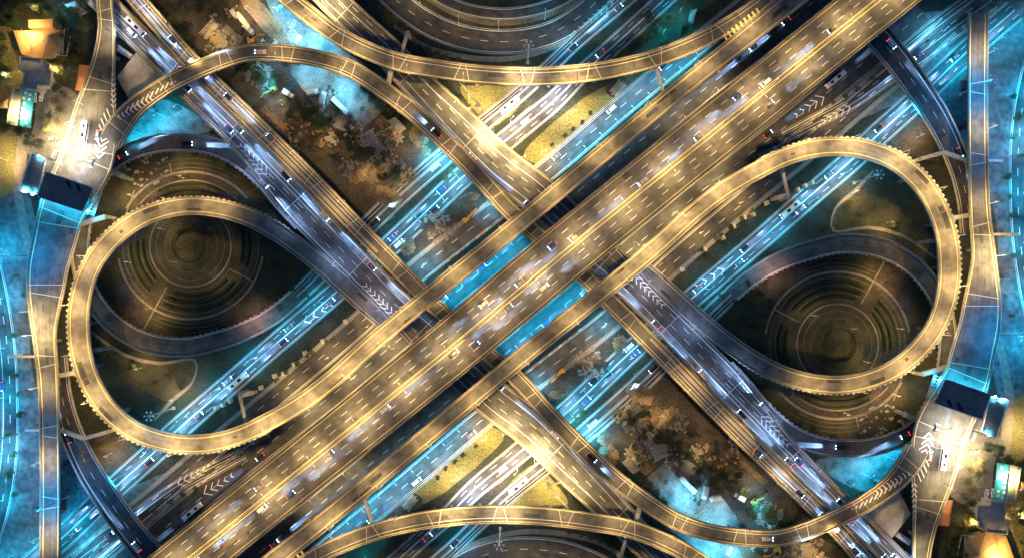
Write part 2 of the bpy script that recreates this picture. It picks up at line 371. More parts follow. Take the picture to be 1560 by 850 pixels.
# ground roads: all members of set A (the rotated half is added at the end)
dd = {'dash': (4, 6)}
ground_road('road', gB, 'asphalt', .030, lines=[('white', [(0, 0, .15, dd), (1, -.6, .15), (-1, .6, .15)])])
ground_road('road', gA, 'asphalt', .018, lines=[('white', [(0, 0, .15, dd), (1, -.6, .18), (-1, .6, .18), (.9, -.9, .12)])])
ground_road('road', gJ2, 'asphalt', .024, lines=[('white', [(.5, 0, .15, dd), (-.5, 0, .15, dd), (.04, 0, .16), (-.04, 0, .16), (1, -.5, .2), (-1, .5, .2)])])  # lane lines, with extra white ones added in place of headlight streaks
ground_road('road', gJ1, 'asphalt', .036, lines=[('white', [(.08, 0, .15), (-.08, 0, .15), (.5, 0, .13), (1, -.5, .2), (-1, .5, .2)])])  # real edge lines plus added solid lines painted as headlight streaks
ground_road('road', gP, 'asphalt_old', .012, lines=[('white', [(.3, 0, .18, dd), (-.3, 0, .18), (1, -.6, .2), (-1, .6, .2)])])
ground_road('road', gQ, 'asphalt_old', .042, lines=[('white', [(0, 0, .16, dd), (.35, 0, .14), (-.4, 0, .14), (-.7, 0, .14), (1, -.6, .2), (-1, .6, .2)])])
ground_road('road', gT1, 'asphalt_old', .048, lines=[('white', [(0, 0, .15, dd), (1, -.7, .22), (-1, .7, .22)])])
ground_road('road', gT2, 'asphalt_old', .020, lines=[('white', [(1, -.5, .2), (-1, .5, .2)])])
ground_road('footpath', gT3, 'path', .026, kerb=False)

# ------------------------------------------------------------------ flyovers
e = {}
# main highway (single, symmetric about the centre)
q_ = dict
mainroad = flyover('highway_bridge', "broad six lane elevated highway crossing the photo diagonally through its centre", pM, 'highway', surf='asphalt_fine',
    lines=[('yellow', [(0, .95, .22), (0, -.95, .22), (1, -1.6, .2), (-1, 1.6, .2)]),
           ('white', [(0, 4.5, .17, {'dash': (4, 6)}), (0, 8.1, .17, {'dash': (4, 6)}), (0, -4.5, .17, {'dash': (4, 6)}), (0, -8.1, .17, {'dash': (4, 6)})])],
    joints=0, piers=30, under=[], depth=2.0)
q = 22
while q < pM.L:
    mb = MB(); cross(mb, pM, q, .14, skew=0); mb.build('expansion_joint', 'concrete_dark', mainroad); q += 44
sweep('median_barrier', pM, [(0, .3, 0), (0, .1, .85), (0, -.1, .85), (0, -.3, 0)], 'concrete', mainroad)
START |= set(o.name for o in col.objects if o == mainroad or o.parent == mainroad)
UND = [gA, gB, gJ1, gJ2, gK] if False else [gA, gB, gJ1, gJ2, pK, gQ, mpath(gA), mpath(gB), mpath(gJ1), mpath(gJ2), mpath(pK), mpath(gQ)]
UNDD = UND + [pDw, pDn, mpath(pDw), mpath(pDn), pL, mpath(pL)]
solid = lambda d=1.0: [(1, -d, .2), (-1, d, .2)]
s1, s2 = pDw.near(395, 250), pDw.near(470, 335)
s3, s4 = pDw.near(500, 360), pDw.near(640, 505)
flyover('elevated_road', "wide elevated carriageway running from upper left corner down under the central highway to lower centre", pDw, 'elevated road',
    lines=[('yellow', [(1, -1.0, .2), (-1, 1.0, .2, {'s0': 0, 's1': s1}), (-1, 1.0, .2, {'s0': s4})]), ('white', [(1, -1.7, .16), (1, -4.7, .16), (1, -8.2, .16, dd), (1, -10.1, .14, {'s1': s1 + 30}), (1, -6.5, .13, {'s1': s1 + 40}), (1, -11.8, .16, {'dash': (4, 6), 's0': s1}), (-1, 1.8, .2, {'s0': s1, 's1': s4}), (-1, 5.2, .18, {'s0': s4})])],  # some solid white lines are extra, standing in for streaks of headlights
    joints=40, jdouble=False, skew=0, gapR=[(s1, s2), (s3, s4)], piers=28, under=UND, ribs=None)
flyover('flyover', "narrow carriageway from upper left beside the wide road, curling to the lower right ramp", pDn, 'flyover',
    lines=[('yellow', [(-1, .9, .2), (1, -.9, .2)]), ('white', [(1, -2.2, .16), (1, -3.9, .14, {'s1': 175}), (1, -5.6, .16, {'s1': 190}), (1, -6.4, .14, {'s1': 190})])], joints=26, piers=27, under=UNDD[:12] + [pDw, mpath(pDw), mpath(pDn)], gapR=[(pDn.near(1330, 757), pDn.L)], gapL=[(pDn.near(1372, 722), pDn.L)])  # white set includes added lines that imitate headlight streaks
flyover('loop_flyover', "golden loop flyover with crenellated outer parapet round the left garden", pF, 'flyover', surf='deck_pale',
    lines=[('yellow', [(-1, 1.0, .2), (1, -1.9, .2)])], joints=0, piers=27, under=UND + [pDw, pDn, mpath(pDw), mpath(pDn)], ribs=None, gapL=[(0, pF.near(505, 415))], gapR=[(0, pF.near(505, 415)), (pF.near(1120, 70), pF.L)])
mb = MB(); q = pF.near(360, 330); qe = pF.near(400, 646)
root = [o for o in col.objects if o.name == 'loop_flyover'][0]
q = pF.near(430, 362); k = 0
while q < qe:
    c, n, hw = pF.at(q); p = c - n * (hw + .2); MB().box((p.x, p.y, c.z + .35), (1.25, .75, 1.7), pF.ang(q)).build('parapet_merlon', 'concrete', root); q += 2.5
q = 18
while q < pF.L: mb = MB(); cross(mb, pF, q, .16, skew=0); mb.build('expansion_joint', 'concrete_dark', root); q += 27
flyover('curved_flyover', "long shallow curved flyover sweeping across the top of the photo and joining the upper ramp", pR1, 'flyover',
    lines=[('yellow', [(-1, .9, .2), (1, -1.0, .2)]), ('white', [(1, -2.6, .16)])], joints=27, skew=2.6, piers=27, under=UNDD, gapR=[(pR1.near(1110, 38), pR1.L)], gapL=[(pR1.near(1130, 25), pR1.L)])
flyover('elevated_road', "tall narrow road along the left edge widening into the toll plaza at its upper end", pV, 'elevated road',
    lines=[('yellow', [(1, -1.3, .24), (-1, 1.3, .24)])], joints=30, skew=1.5, piers=26, under=[gJ2, pK, pL, gP, mpath(pDn)], gapL=[(pV.near(160, 120), pV.near(170, 235))], depth=1.6)
flyover('curved_overpass', "dark curved overpass with pale parapets passing beneath the highway at lower left", pL, 'overpass', surf='asphalt_old',
    lines=[('white', [(0, 0, .16, dd), (-1, 2.2, .22), (1, -1.6, .2)])], joints=0, piers=25, under=[gJ2, gA, gB, gQ], wallh=1.1)
flyover('loop_ramp', "low reddish grey ramp looping round the left garden inside the golden loop", pK, 'ramp', surf='asphalt_fine',
    lines=[('white', [(1, -.8, .2), (-1, .8, .2)])], joints=0, piers=24, under=[gJ2], depth=1.2, gapR=[(pK.near(405, 280), pK.L)], gapL=[(0, 4), (pK.near(440, 320), pK.L)], rails=True, ribs=-1)

# gore chevrons painted on the decks
def chevrons(name, pts, z, m='white', wd=.5, flip=1, arm=.55, parent=None):
    """pts: (px,py,half_width_px); chevron arms point along the list direction"""
    mb = MB()
    for i, (x, y, h) in enumerate(pts):
        a = pts[min(i + 1, len(pts) - 1)]; b = pts[max(i - 1, 0)]
        d = (P(a[0], a[1], z) - P(b[0], b[1], z)); d.normalize(); n = Vector((-d.y, d.x, 0)); c = P(x, y, z); hm = h / S
        for sg in (1, -1):
            o0 = c + d * hm * arm * flip; o1 = c + n * sg * hm - d * hm * arm * flip
            t = d * wd
            mb.add([o0, o0 + t, o1 + t, o1], [(0, 1, 2, 3) if sg < 0 else (0, 3, 2, 1)])
    o = mb.build(name, m, parent)
    if not parent: struct(o)
    return o
def root_of(nm, k=0): return [o for o in col.objects if re.sub(r'\.\d+$', '', o.name) == nm][k]
def between(a, b, n, h0, h1): return [(a[0] + (b[0] - a[0]) * i / (n - 1), a[1] + (b[1] - a[1]) * i / (n - 1), h0 + (h1 - h0) * i / (n - 1)) for i in range(n)]
rDw, rV = root_of('elevated_road', 0), root_of('elevated_road', 1)
chevrons('gore_marking', between((556, 434), (606, 486), 9, 4, 7), ZD + .075, parent=rDw, wd=.7)
chevrons('gore_marking', between((365, 222), (402, 262), 7, 3, 8), ZD + .075, parent=rDw, wd=.6)
chevrons('gore_marking', [(151, 238, 8), (152, 229, 9), (154, 220, 10), (157, 211, 11), (160, 202, 12), (163, 193, 12), (166, 184, 11), (169, 176, 9)], 11.075, parent=rV, wd=.9, flip=-1)
chevrons('gore_marking', [(173, 163, 4), (173, 155, 4), (173, 147, 4), (173, 139, 3.5), (173, 131, 3.2), (173, 123, 3), (173, 115, 2.6)], 11.075, parent=rV, wd=.8, flip=-1)
mb = MB()     # slanted bars along the merging ramp
for i in range(15):
    x, y = 190 + i * 7.6, 172 - i * 4.75 + (i * i) * .02
    a, b = P(x, y, 12.2 + .09 + i * .05), P(x + 4.5, y - 9, 12.2 + .09 + i * .05)
    t = Vector((.9, .3, 0)); mb.add([Vector((-v.x, -v.y, v.z)) for v in (a, a + t, b + t, b)], [(0, 1, 2, 3)])
for i in range(9):      # small pale chevrons along the merging ramp (photo: bluish arrows)
    x, y = 180 + i * 6.0, 178 - i * 3.6
    z_ = 12.25 + i * .06
    for dx, dy in ((-4, 1.5), (1.2, 5)):
        a, b = P(x, y + 2, z_), P(x + dx + 3, y + 2 + (-4 if dx < 0 else 3), z_); t = Vector((.8, .1, 0)); mb.add([Vector((-v.x, -v.y, v.z)) for v in (a, a + t, b + t, b)], [(0, 1, 2, 3)])
ramp_marks = mb
for pts in (between((1212, 176), (1250, 152), 5, 3, 9), between((1254, 186), (1290, 166), 5, 4, 8)):
    chevrons('gore_marking', [(x, y, h) for x, y, h in pts], .10, wd=.7)
chevrons('gore_marking', between((1060, 436), (1098, 413), 4, 3, 7), .10, wd=.7)
chevrons('gore_marking', between((868, 56), (930, 6), 9, 2.5, 5), .12, wd=.5)
# striped gore where the curved flyover joins the ramp (upper right)
mb = MB()
for i in range(9):
    x, y = 1106 + i * 6.2, 62 - i * 5.0
    a, b = P(x, y, ZF + .06), P(x - 5, y - 8, ZF + .06); t = Vector((.9, .5, 0)); mb.add([a, a + t, b + t, b], [(0, 1, 2, 3)])
mb.build('gore_marking', 'yellow', root_of('loop_flyover'))

ramp_marks.build('slanted_marking', 'white', root_of('flyover'))
for pth, rt, cnt in ((pM, mainroad, 34), (pF, root_of('loop_flyover'), 16), (pDw, rDw, 18), (pR1, root_of('curved_flyover'), 8), (pV, rV, 10)):
    for i in range(cnt):
        q = rnd() * pth.L; c, n, hw = pth.at(q); o_ = (rnd() - .5) * 1.5 * hw; mb = MB()
        if pth is pM and abs(o_) < 1.5: o_ = 3
        mark(mb, pth, 0, o_, .6 + rnd() * 1.2, dz=.032, s0=q, s1=q + 1.5 + rnd() * 7); mb.build('repair_patch', 'tar', rt)
# crossbeams and outrigger bents
def bent(parent, pts, z, wd=1.6, ht=1.4, cols=(), m='concrete'):
    mb = MB()
    for a, b in zip(pts, pts[1:]): mb.beam(P(*a, z), P(*b, z), wd, ht)
    for i in cols:
        p = P(*pts[i], z); mb.box((p.x, p.y, (z - ht) / 2), (1.5, 1.5, z - ht))
    mb.build('crossbeam', m, parent)
rR1, rDn, rF, rL = root_of('curved_flyover'), root_of('flyover'), root_of('loop_flyover'), root_of('curved_overpass')
bent(rR1, [(621, 48), (607, 98)], 11.9, 1.5, 1.6, (0,)); bent(rR1, [(598, 100), (588, 140)], 11.9, 2.2, 1.5, (1,))
bent(rR1, [(997, 95), (1011, 140)], 11.9, 1.5, 1.6, (1,)); bent(rR1, [(700, 125), (730, 160), (712, 166)], 10.5, .9, .8, (1,))
bent(rV, [(60, 543), (14, 543)], 9, 1.2, 1.0, (1,)); bent(rV, [(60, 655), (38, 655)], 9, 1.2, 1.0, (1,))
bent(rL, [(90, 655), (127, 668), (162, 658)], 9.2, 1.8, 1.6, (1, 2)); bent(rL, [(90, 572), (122, 566)], 9.3, 2.2, 1.6, ())
bent(rF, [(364, 600), (376, 650)], 12.0, 1.4, 1.5, (0,)); bent(rF, [(364, 603), (384, 598)], 6, 2.2, 1.6, (1,)); bent(rV, [(110, 345), (160, 330)], 9.1, 2.2, 1.6, (1,))
bent(rV, [(150, 250), (188, 270)], 9.0, 2.6, 1.6, (1,)); bent(rF, [(130, 535), (152, 532)], 11, 2.2, 1.4, (1,))
for nm, k in (): pass

# ------------------------------------------------------------------ ground cover
patch('grass', [(130, 230), (200, 200), (330, 205), (440, 300), (520, 420), (470, 450), (380, 500), (280, 520), (180, 500), (140, 440), (110, 400)], 'grass', .004)
patch('lawn', [(800, 230), (870, 165), (925, 130), (960, 120), (975, 135), (900, 205), (830, 262), (815, 250)], 'lawn_bright')
patch('lawn', [(700, 135), (742, 130), (790, 118), (800, 150), (760, 190), (740, 185)], 'lawn_bright')
patch('verge', [(790, 175), (860, 128), (870, 132), (800, 188)], 'soil_light', .010)
patch('bare_ground', [(925, 128), (1000, 100), (1010, 125), (960, 145), (935, 150)], 'soil', .010)
patch('bare_ground', [(200, -20), (300, -20), (390, 0), (440, 75), (360, 95), (320, 85), (270, 50)], 'soil')
patch('bare_ground', [(350, 130), (400, 95), (470, 105), (560, 180), (620, 230), (640, 265), (600, 320), (560, 335), (500, 270), (430, 205)], 'soil')
patch('sandy_ground', [(560, 170), (600, 190), (650, 240), (660, 260), (620, 262), (575, 215)], 'soil', .016)
patch('sandy_ground', [(360, -10), (385, -10), (430, 45), (450, 72), (432, 72), (395, 40)], 'soil_light', .016)
patch('yard', [(400, -20), (440, 10), (500, 60), (560, 105), (590, 150), (560, 190), (520, 200), (480, 160), (440, 105), (445, 70), (420, 30)], 'yard', .020)
patch('bare_ground', [(605, 385), (640, 350), (700, 300), (745, 290), (735, 320), (690, 355), (640, 400), (615, 405)], 'soil')
patch('bare_ground', [(380, 690), (420, 655), (560, 545), (620, 500), (640, 505), (560, 575), (430, 680)], 'soil_light', .006)
patch('lawn', [(420, 600), (452, 560), (520, 505), (560, 480), (560, 500), (500, 545), (440, 590), (400, 612), (380, 625), (385, 600)], 'grass', .010)
patch('lawn', [(158, 522), (197, 545), (245, 556), (296, 550), (293, 582), (262, 612), (230, 600), (190, 575)], 'grass', .012)
patch('bare_ground', [(180, 440), (200, 420), (235, 470), (215, 500), (190, 480)], 'soil', .012)
patch('bare_ground', [(205, 285), (285, 262), (360, 290), (345, 305), (280, 290), (215, 320)], 'soil', .009)
patch('lawn', [(0, 195), (30, 210), (32, 260), (20, 290), (0, 300), (-30, 280), (-30, 200)], 'lawn_bright')
patch('garden_ground', [(-10, 40), (30, 60), (40, 200), (30, 230), (-20, 230), (-20, 60)], 'lawn_bright', .006)
patch('pavement', [(28, 212), (45, 212), (35, 300), (60, 420), (50, 420), (22, 300)], 'path', .010)
patch('paved_ground', [(-20, 290), (30, 300), (55, 420), (45, 520), (60, 620), (66, 720), (66, 870), (-20, 870)], 'asphalt_pave', .004)
patch('paved_ground', [(90, 600), (120, 650), (150, 730), (190, 745), (260, 720), (230, 800), (200, 870), (60, 870), (84, 740)], 'asphalt_pave', .005)
patch('paved_ground', [(0, 290), (45, 300), (60, 420), (40, 440), (10, 350)], 'asphalt_pave', .0045)
patch('car_park', [(58, 130), (90, 128), (122, 150), (118, 190), (100, 230), (70, 260), (40, 230), (52, 190)], 'path', .014)
patch('yard', [(185, 200), (240, 150), (320, 190), (300, 205), (200, 215)], 'yard', .014)
patch('bare_ground', [(130, 655), (180, 665), (220, 700), (185, 720), (150, 715), (135, 690)], 'soil', .010)
patch('verge', [(590, 20), (660, 78), (720, 98), (790, 98), (790, 110), (700, 108), (640, 92), (580, 50)], 'grass', .006)
patch('verge', [(930, 80), (1010, 20), (1080, -20), (1100, 20), (1060, 50), (960, 85)], 'grass', .006)
# golden planting between the two dark curved roads at the top
gt = Path([(640, -10, 6, 0), (684, 18, 7, 0), (734, 34, 7, 0), (776, 36, 7, 0), (826, 27, 7, 0), (872, 8, 6, 0), (900, -12, 5, 0)])
struct(flat('planting_strip', gt, 'soil_light', None, .03))

# garden rings
gc = (290, 375)
def arc(r, a0, a1, wpx, z=0, n=None, c=gc):
    n = n or max(6, int(abs(a1 - a0) / 8)); return Path([(c[0] + r * math.cos(R(a0 + (a1 - a0) * i / n)), c[1] - r * math.sin(R(a0 + (a1 - a0) * i / n)), wpx, z) for i in range(n + 1)], step=2)
for r, a0, a1, w_ in ((62, 0, 360, 2.6), (111, 190, 352, 3.2), (113, 40, 150, 4), (100, 45, 140, 2)):
    struct(flat('garden_path', arc(r, a0, a1, w_), 'path', None, .02))
for a, b in (((254, 437), (217, 505)), ((350, 410), (388, 430)), ((187, 340), (205, 290)), ((258, 248), (262, 268))):
    struct(flat('garden_path', Path([(*a, 2.2, 0), (*b, 2.2, 0)]), 'path', None, .024))
struct(flat('garden_path', Path([(140, 505, 3, 0), (158, 520, 4, 0), (197, 543, 5, 0), (245, 553, 5, 0), (296, 548, 3.5, 0), (293, 582, 3.5, 0), (262, 610, 6, 0), (235, 640, 3, 0)]), 'path', None, .024))
hn = 0
places = []
def hedge(path, label):
    o = sweep('hedge', path, [(1, 0, 0), (1, -.1, .95), (-1, .1, .95), (-1, 0, 0)], 'hedge'); tag(o, label, 'hedge', 'low maze hedges in the round garden'); return o
for r in (25.5, 40, 52):
    struct(flat('garden_path', arc(r, 0, 360, 1.2), 'garden_edge', None, .018))
for r, a0, a1 in ((67, 5, 170), (67, 185, 225), (69, 250, 330), (76, 170, 226), (80, 240, 325), (85, 140, 175), (91, 238, 330), (95, -30, 40), (95, 150, 228), (103, 170, 230), (103, 242, 335), (104, -25, 35), (118, 245, 300), (124, 243, 296), (131, 246, 290), (119, 60, 130), (126, 55, 120), (133, 60, 112)):
    struct(flat('garden_path', arc(r, a0, a1, 1.3), 'garden_edge', None, .018))
for r, a0, a1, nm in ((72, 172, 222, 'inner hedge'), (81, 175, 225, 'middle hedge'), (91, 178, 228, 'outer hedge')):
    hedge(arc(r, a0, a1, 3), f"low curved {nm} on the left side of the left round garden")
for r, a0, a1, nm in ((75, 250, 318, 'inner hedge'), (86, 246, 322, 'middle hedge'), (97, 245, 325, 'outer hedge')):
    hedge(arc(r, a0, a1, 3), f"dark curved {nm} on the lower side of the left round garden")
for r, a0, a1, nm in ((80, -18, 34, 'inner hedge'), (90, -20, 36, 'outer hedge')):
    hedge(arc(r, a0, a1, 3), f"dark curved {nm} on the right side of the left round garden")
for r, a0, a1, nm in ((78, 66, 122, 'inner hedge'), (87, 62, 124, 'middle hedge'), (96, 58, 120, 'outer hedge')):
    hedge(arc(r, a0, a1, 3.4), f"lit curved {nm} above the golden loop in the left round garden")
for r, a0, a1, nm in ((120, 250, 290, 'inner hedge'), (128, 252, 288, 'outer hedge')):
    hedge(arc(r, a0, a1, 2.4), f"thin {nm} between the left garden's outer path and the reddish ramp")
def mound(name, label, px, py, rx, ry, h, m, rz=0, cat='mound', rough_=.3, n=26):
    c = P(px, py); V = [(0, 0, h)]; F = []; rings = 6
    for k in range(1, rings + 1):
        t = k / rings
        for i in range(n):
            a = 2 * math.pi * i / n; j = 1 + (rnd() - .5) * rough_
            V.append((rx * t * math.cos(a) * j, ry * t * math.sin(a) * j, h * (.5 + .5 * math.cos(math.pi * t)) * (1 + (rnd() - .5) * rough_) - (.05 if k == rings else 0)))
    for i in range(n): F.append((0, 1 + i, 1 + (i + 1) % n))
    for k in range(rings - 1):
        for i in range(n):
            a, b = 1 + k * n + i, 1 + k * n + (i + 1) % n; F.append((a, a + n, b + n, b))
    o = obj(name, V, F, m, smooth=True, loc=(c.x, c.y, 0)); o.rotation_euler.z = rz
    return tag(o, label, cat)
mound('garden_mound', "round grassy mound at the centre of the left circular garden", 290, 375, 14, 14, 3.0, 'grass', rough_=.04, cat='mound')
mb = MB()
tag(sweep('garden_wall', arc(25, 0, 360, 2), [(1, 0, 2.2), (1, 0, 2.9), (-1, 0, 2.9), (-1, 0, 2.2)], 'hedge'), "dark ring hedge crowning the left garden's central mound", 'hedge')

# ------------------------------------------------------------------ lamps
LDATA = {}
def light(name, color, power, size=150, blend=.9, rad=.4, kind='SPOT'):
    key = (name, round(power), size, tuple(color))
    if key not in LDATA:
        d = bpy.data.lights.new(name, kind); d.color = color; d.energy = power
        if kind == 'SPOT': d.spot_size = R(size); d.spot_blend = blend
        d.shadow_soft_size = rad; LDATA[key] = d
        if name != 'headlight_beam':      # street luminaire optics: more light sideways than straight down
            d.use_nodes = True; n = d.node_tree; em = n.nodes['Emission']
            ge = n.nodes.new('ShaderNodeNewGeometry'); sx = n.nodes.new('ShaderNodeSeparateXYZ'); ab = n.nodes.new('ShaderNodeMath'); ab.operation = 'ABSOLUTE'
            pw = n.nodes.new('ShaderNodeMath'); pw.operation = 'POWER'; pw.inputs[1].default_value = -1.7
            mn = n.nodes.new('ShaderNodeMath'); mn.operation = 'MINIMUM'; mn.inputs[1].default_value = 7.0
            n.links.new(ge.outputs['Incoming'], sx.inputs[0]); n.links.new(sx.outputs[2], ab.inputs[0]); n.links.new(ab.outputs[0], pw.inputs[0]); n.links.new(pw.outputs[0], mn.inputs[0])
            ml = n.nodes.new('ShaderNodeMath'); ml.operation = 'MULTIPLY'; ml.inputs[1].default_value = .62
            n.links.new(mn.outputs[0], ml.inputs[0]); n.links.new(ml.outputs[0], em.inputs['Strength'])
    o = bpy.data.objects.new(name, LDATA[key]); col.objects.link(o); return o
MESH = {}
def shared(key, fn, name, m, parent, loc=None):
    if key not in MESH: o = fn().build(name, m, parent); MESH[key] = o.data
    else: o = bpy.data.objects.new(name, MESH[key]); col.objects.link(o); o.parent = parent
    if loc: o.location = loc
    return o
def pole_mb(h, arm, double):
    mb = MB(); mb.box((0, 0, .15), (.5, .5, .3)); mb.bar((0, 0, .2), (0, 0, h - .5), .16, .09)
    for sg in ((1, -1) if double else (1,)):
        mb.bar((0, 0, h - .6), (sg * arm * .5, 0, h - .1), .08, .07); mb.bar((sg * arm * .5, 0, h - .1), (sg * arm, 0, h), .07, .06)
    return mb
def head_mb(x, sg):
    mb = MB(); mb.box((x + .3 * sg, 0, .06), (1.1, .45, .16)); return mb
def lens_mb(x, sg):
    mb = MB(); mb.box((x + .35 * sg, 0, -.04), (.8, .34, .06)); return mb
ALLROADS = None
def headroom(x, y, z0):
    best = 99
    for gp in ALLPATHS:
        for sg in (1, -1):
            for i, c in enumerate(gp.c):
                if c.z > z0 + 1.2 and (c.x - sg * x) ** 2 + (c.y - sg * y) ** 2 < (gp.hw[i] + .9) ** 2: best = min(best, c.z)
    return best
def street_lamp(pos, rz, label, warm=True, h=8.5, arm=2.0, double=False, mult=1.0, color=None, group=None, size=150, name='street_lamp'):
    hr = min(headroom(pos[0] + t_ * math.cos(rz), pos[1] + t_ * math.sin(rz), pos[2]) for t_ in (0, arm))
    if pos[2] + h > hr - 2.6:
        h = round(hr - 2.6 - pos[2], 1)
        if h < 2.2: return None
        mult *= (h / 8.5) ** 1.3
    r = empty(name, pos, rz); tag(r, label, 'street lamp', group)
    shared(('pole', h, arm, double), lambda: pole_mb(h, arm, double), 'pole', 'metal', r)
    for sg in ((1, -1) if double else (1,)):
        hd = shared(('head', arm, sg), lambda: head_mb(arm * sg, sg), 'lamp_head', 'metal', r, (0, 0, h))
        shared(('lens', arm, sg, warm), lambda: lens_mb(arm * sg, sg), 'lens', 'lens_warm' if warm else 'lens_cyan', hd)
        c = color or (WARM if warm else CYAN)
        l = light('lamp_light_' + ('warm' if c == WARM else 'gold' if c == GOLD else 'cyan' if c == CYAN else 'ice'), c, POW * mult, size)
        l.parent = r; l.location = (sg * (arm + .3), 0, h - .35)
    return r
def high_mast(px, py, label, mult=6, color=CYAN, h=26, pz=0):
    r = empty('high_mast_lamp', P(px, py)); tag(r, label, 'mast lamp')
    mb = MB(); mb.box((0, 0, .4), (1.4, 1.4, .8)); mb.bar((0, 0, .5), (0, 0, h), .38, .16, 8); mb.build('pole', 'metal', r)
    mb = MB(); ml = MB()
    for i in range(6):
        a = i * math.pi / 3; mb.bar((0, 0, h), (2 * math.cos(a), 2 * math.sin(a), h), .1)
    mb.build('lamp_ring', 'metal', r)
    for i in range(6):
        a = i * math.pi / 3; x, y = 2.1 * math.cos(a), 2.1 * math.sin(a)
        hd = shared(('mhead', i, h), lambda: MB().box((x, y, h + .1), (.8, .8, .3)), 'lamp_head', 'white', r)
        shared(('mlens', i, h), lambda: MB().box((x, y, h - .08), (.6, .6, .05)), 'lens', 'lens_cyan', hd)
    l = light('mast_light_' + str(color[0]), color, POW * mult, 155, rad=1.2); l.parent = r; l.location = (0, 0, h - .6)
    return r
ORD = ("first second third fourth fifth sixth seventh eighth ninth tenth eleventh twelfth thirteenth fourteenth fifteenth sixteenth seventeenth eighteenth nineteenth twentieth "
       "twenty-first twenty-second twenty-third twenty-fourth twenty-fifth twenty-sixth").split()
def inframe(p, mrg=8):
    k = CAMH / (CAMH - p.z); x, y = CX + p.x * S * k, CY - p.y * S * k
    return -mrg < x < 1560 + mrg and -mrg < y < 850 + mrg
def lamp_row(path, s0, s1, gap, side, tmpl, warm=True, off=.9, mult=1.0, double=False, arm=2.0, h=8.5, color=None, group=None, size=150, mf=None, z=None):
    q = s0; k = 0
    while q < s1:
        c, n, hw = path.at(q)
        p = c + n * side * (hw + off if not double else 0); p.z = z if z is not None else c.z
        a = path.ang(q) + (math.pi / 2 if side < 0 else -math.pi / 2)
        if inframe(p, 40) or inframe(Vector((-p.x, -p.y, p.z)), 40):
            mm = mult * (mf(k, q) if mf else 1)
            if street_lamp(p, a, tmpl.format(ORD[k]), warm, h, arm, double, mm, color, group, size): k += 1
        q += gap
mid = pM.L / 2
lamp_row(pM, mid + 13, pM.L, 28, 1, "twin arm lamp on the highway's upper right median, {} from the photo centre", double=True, arm=2.4, h=9, mult=1.0, group='median lamps of the central highway', color=WARM)
lamp_row(pF, pF.near(330, 317), pF.near(590, 505), 23, -1, "lamp on the golden left loop's outer parapet, {} along from its upper end", mult=1.6, off=.3, arm=2.2, group='lamps of the golden loops', color=WARM, mf=lambda k, q: .5 if k < 2 else 1.0)
lamp_row(pF, pF.near(620, 478), pF.near(1190, 10), 31, 1, "lamp beside the straight golden ramp above the highway, {} from its lower left end", mult=.95, off=.2, arm=1.8, group='lamps of the golden ramps', color=WARM)
lamp_row(pR1, 8, pR1.near(1100, 45), 27, -1, "lamp on the top curved flyover's lower side, {} from its upper left end", mult=.95, off=.2, arm=1.8, group='lamps of the curved flyovers', mf=lambda k, q: 2.6 if k in (0, 1, 5, 6) else (.3 if k > 9 else 1))
lamp_row(pDn, pDn.near(230, 25), pDn.near(1380, 710), 33, 1, "lamp on the narrow carriageway's upper right side, {} from the upper left corner", mult=.75, off=.2, arm=1.6, group='lamps of the narrow carriageways')
lamp_row(pDw, 10, pDw.near(600, 460), 31, -1, "added cool white lamp on the upper left elevated road's outer parapet, {} from the corner", warm=False, mult=.4, off=.2, arm=2.2, group='added cool lamps of the elevated roads', color=(.42, .55, 1.0))  # added lamps that give this deck an even cool glow
lamp_row(pV, 6, pV.near(160, 110), 24, 1, "lamp beside the upper left stem road above the toll plaza, {} from the top", mult=1.0, off=.2, group='lamps of the edge roads', color=GOLD)
lamp_row(pV, pV.near(68, 480), pV.L - 8, 37, -1, "lamp on the outer side of the left edge road, {} below the toll plaza", mult=1.0, off=.2, group='lamps of the edge roads', color=GOLD)
# extra bright spots seen in the photo
for x, y, z, mu, c, rz, lb in (
    (700, 158, ZD, 1.6, GOLD, 220, "bright lamp at the wide golden road's upper right edge beside the small lawn"),
    (752, 200, ZD, 4.5, GOLD, 225, "brightest lamp at the wide golden road's upper right edge where the white road passes under"),
    (800, 240, ZD, 2.6, GOLD, 225, "bright lamp at the wide golden road's edge beside the yellow lawn"),
    (492, 4, ZD, 2.4, GOLD, -45, "bright lamp at the left edge of the wide road touching the top of the photo"),
    (100, 225, 11, 1.7, (1, .82, .55), 20, "glaring lamp on the toll plaza's left edge near the roof"),
    (112, 195, 11, 1.6, (1, .82, .55), 20, "glaring lamp on the toll plaza's left edge, middle one"),
    (150, 222, 11, .9, (1, .88, .68), 200, "white glaring lamp in the left toll plaza's middle"), (140, 250, 11, .9, (1, .88, .68), 200, "white glaring lamp at the left toll plaza's roof edge"),
    (126, 160, 11, 1.2, GOLD, 15, "lamp on the toll plaza's left edge by the palm trees"),
    (93, 250, 11, 1.7, (1, .82, .55), 25, "glaring lamp at the toll plaza's left corner against the roof"),
    (48, 510, 11, 2.5, GOLD, 0, "bright lamp by the narrow waist of the left edge road"),
    (60, 20, 0, .5, WARM, 0, "garden lamp behind the tan hipped roof house"),
    (90, 112, 0, .8, WARM, 0, "added lamp between the flat roofed house and the olive trees"),  # added to brighten the flat roof
    (14, 120, 0, 2.2, GOLD, 0, "garden lamp on the yellow lawn left of the tan house"),
    (30, 175, 0, 1.4, GOLD, 0, "garden lamp by the green flat roof shed"),
    (12, 245, 0, 1.6, GOLD, 0, "lamp on the yellow lawn above the left blue road"),
    (98, 205, 0, 1.6, GOLD, 180, "car park lamp beside the palms left of the toll plaza"),
    (50, 62, 6, 2.2, WARM, 90, "roof lamp shining over the tan hipped roof")):
    street_lamp(P(x, y, z), R(rz), lb, True, 8.5, 2, False, mu, c)
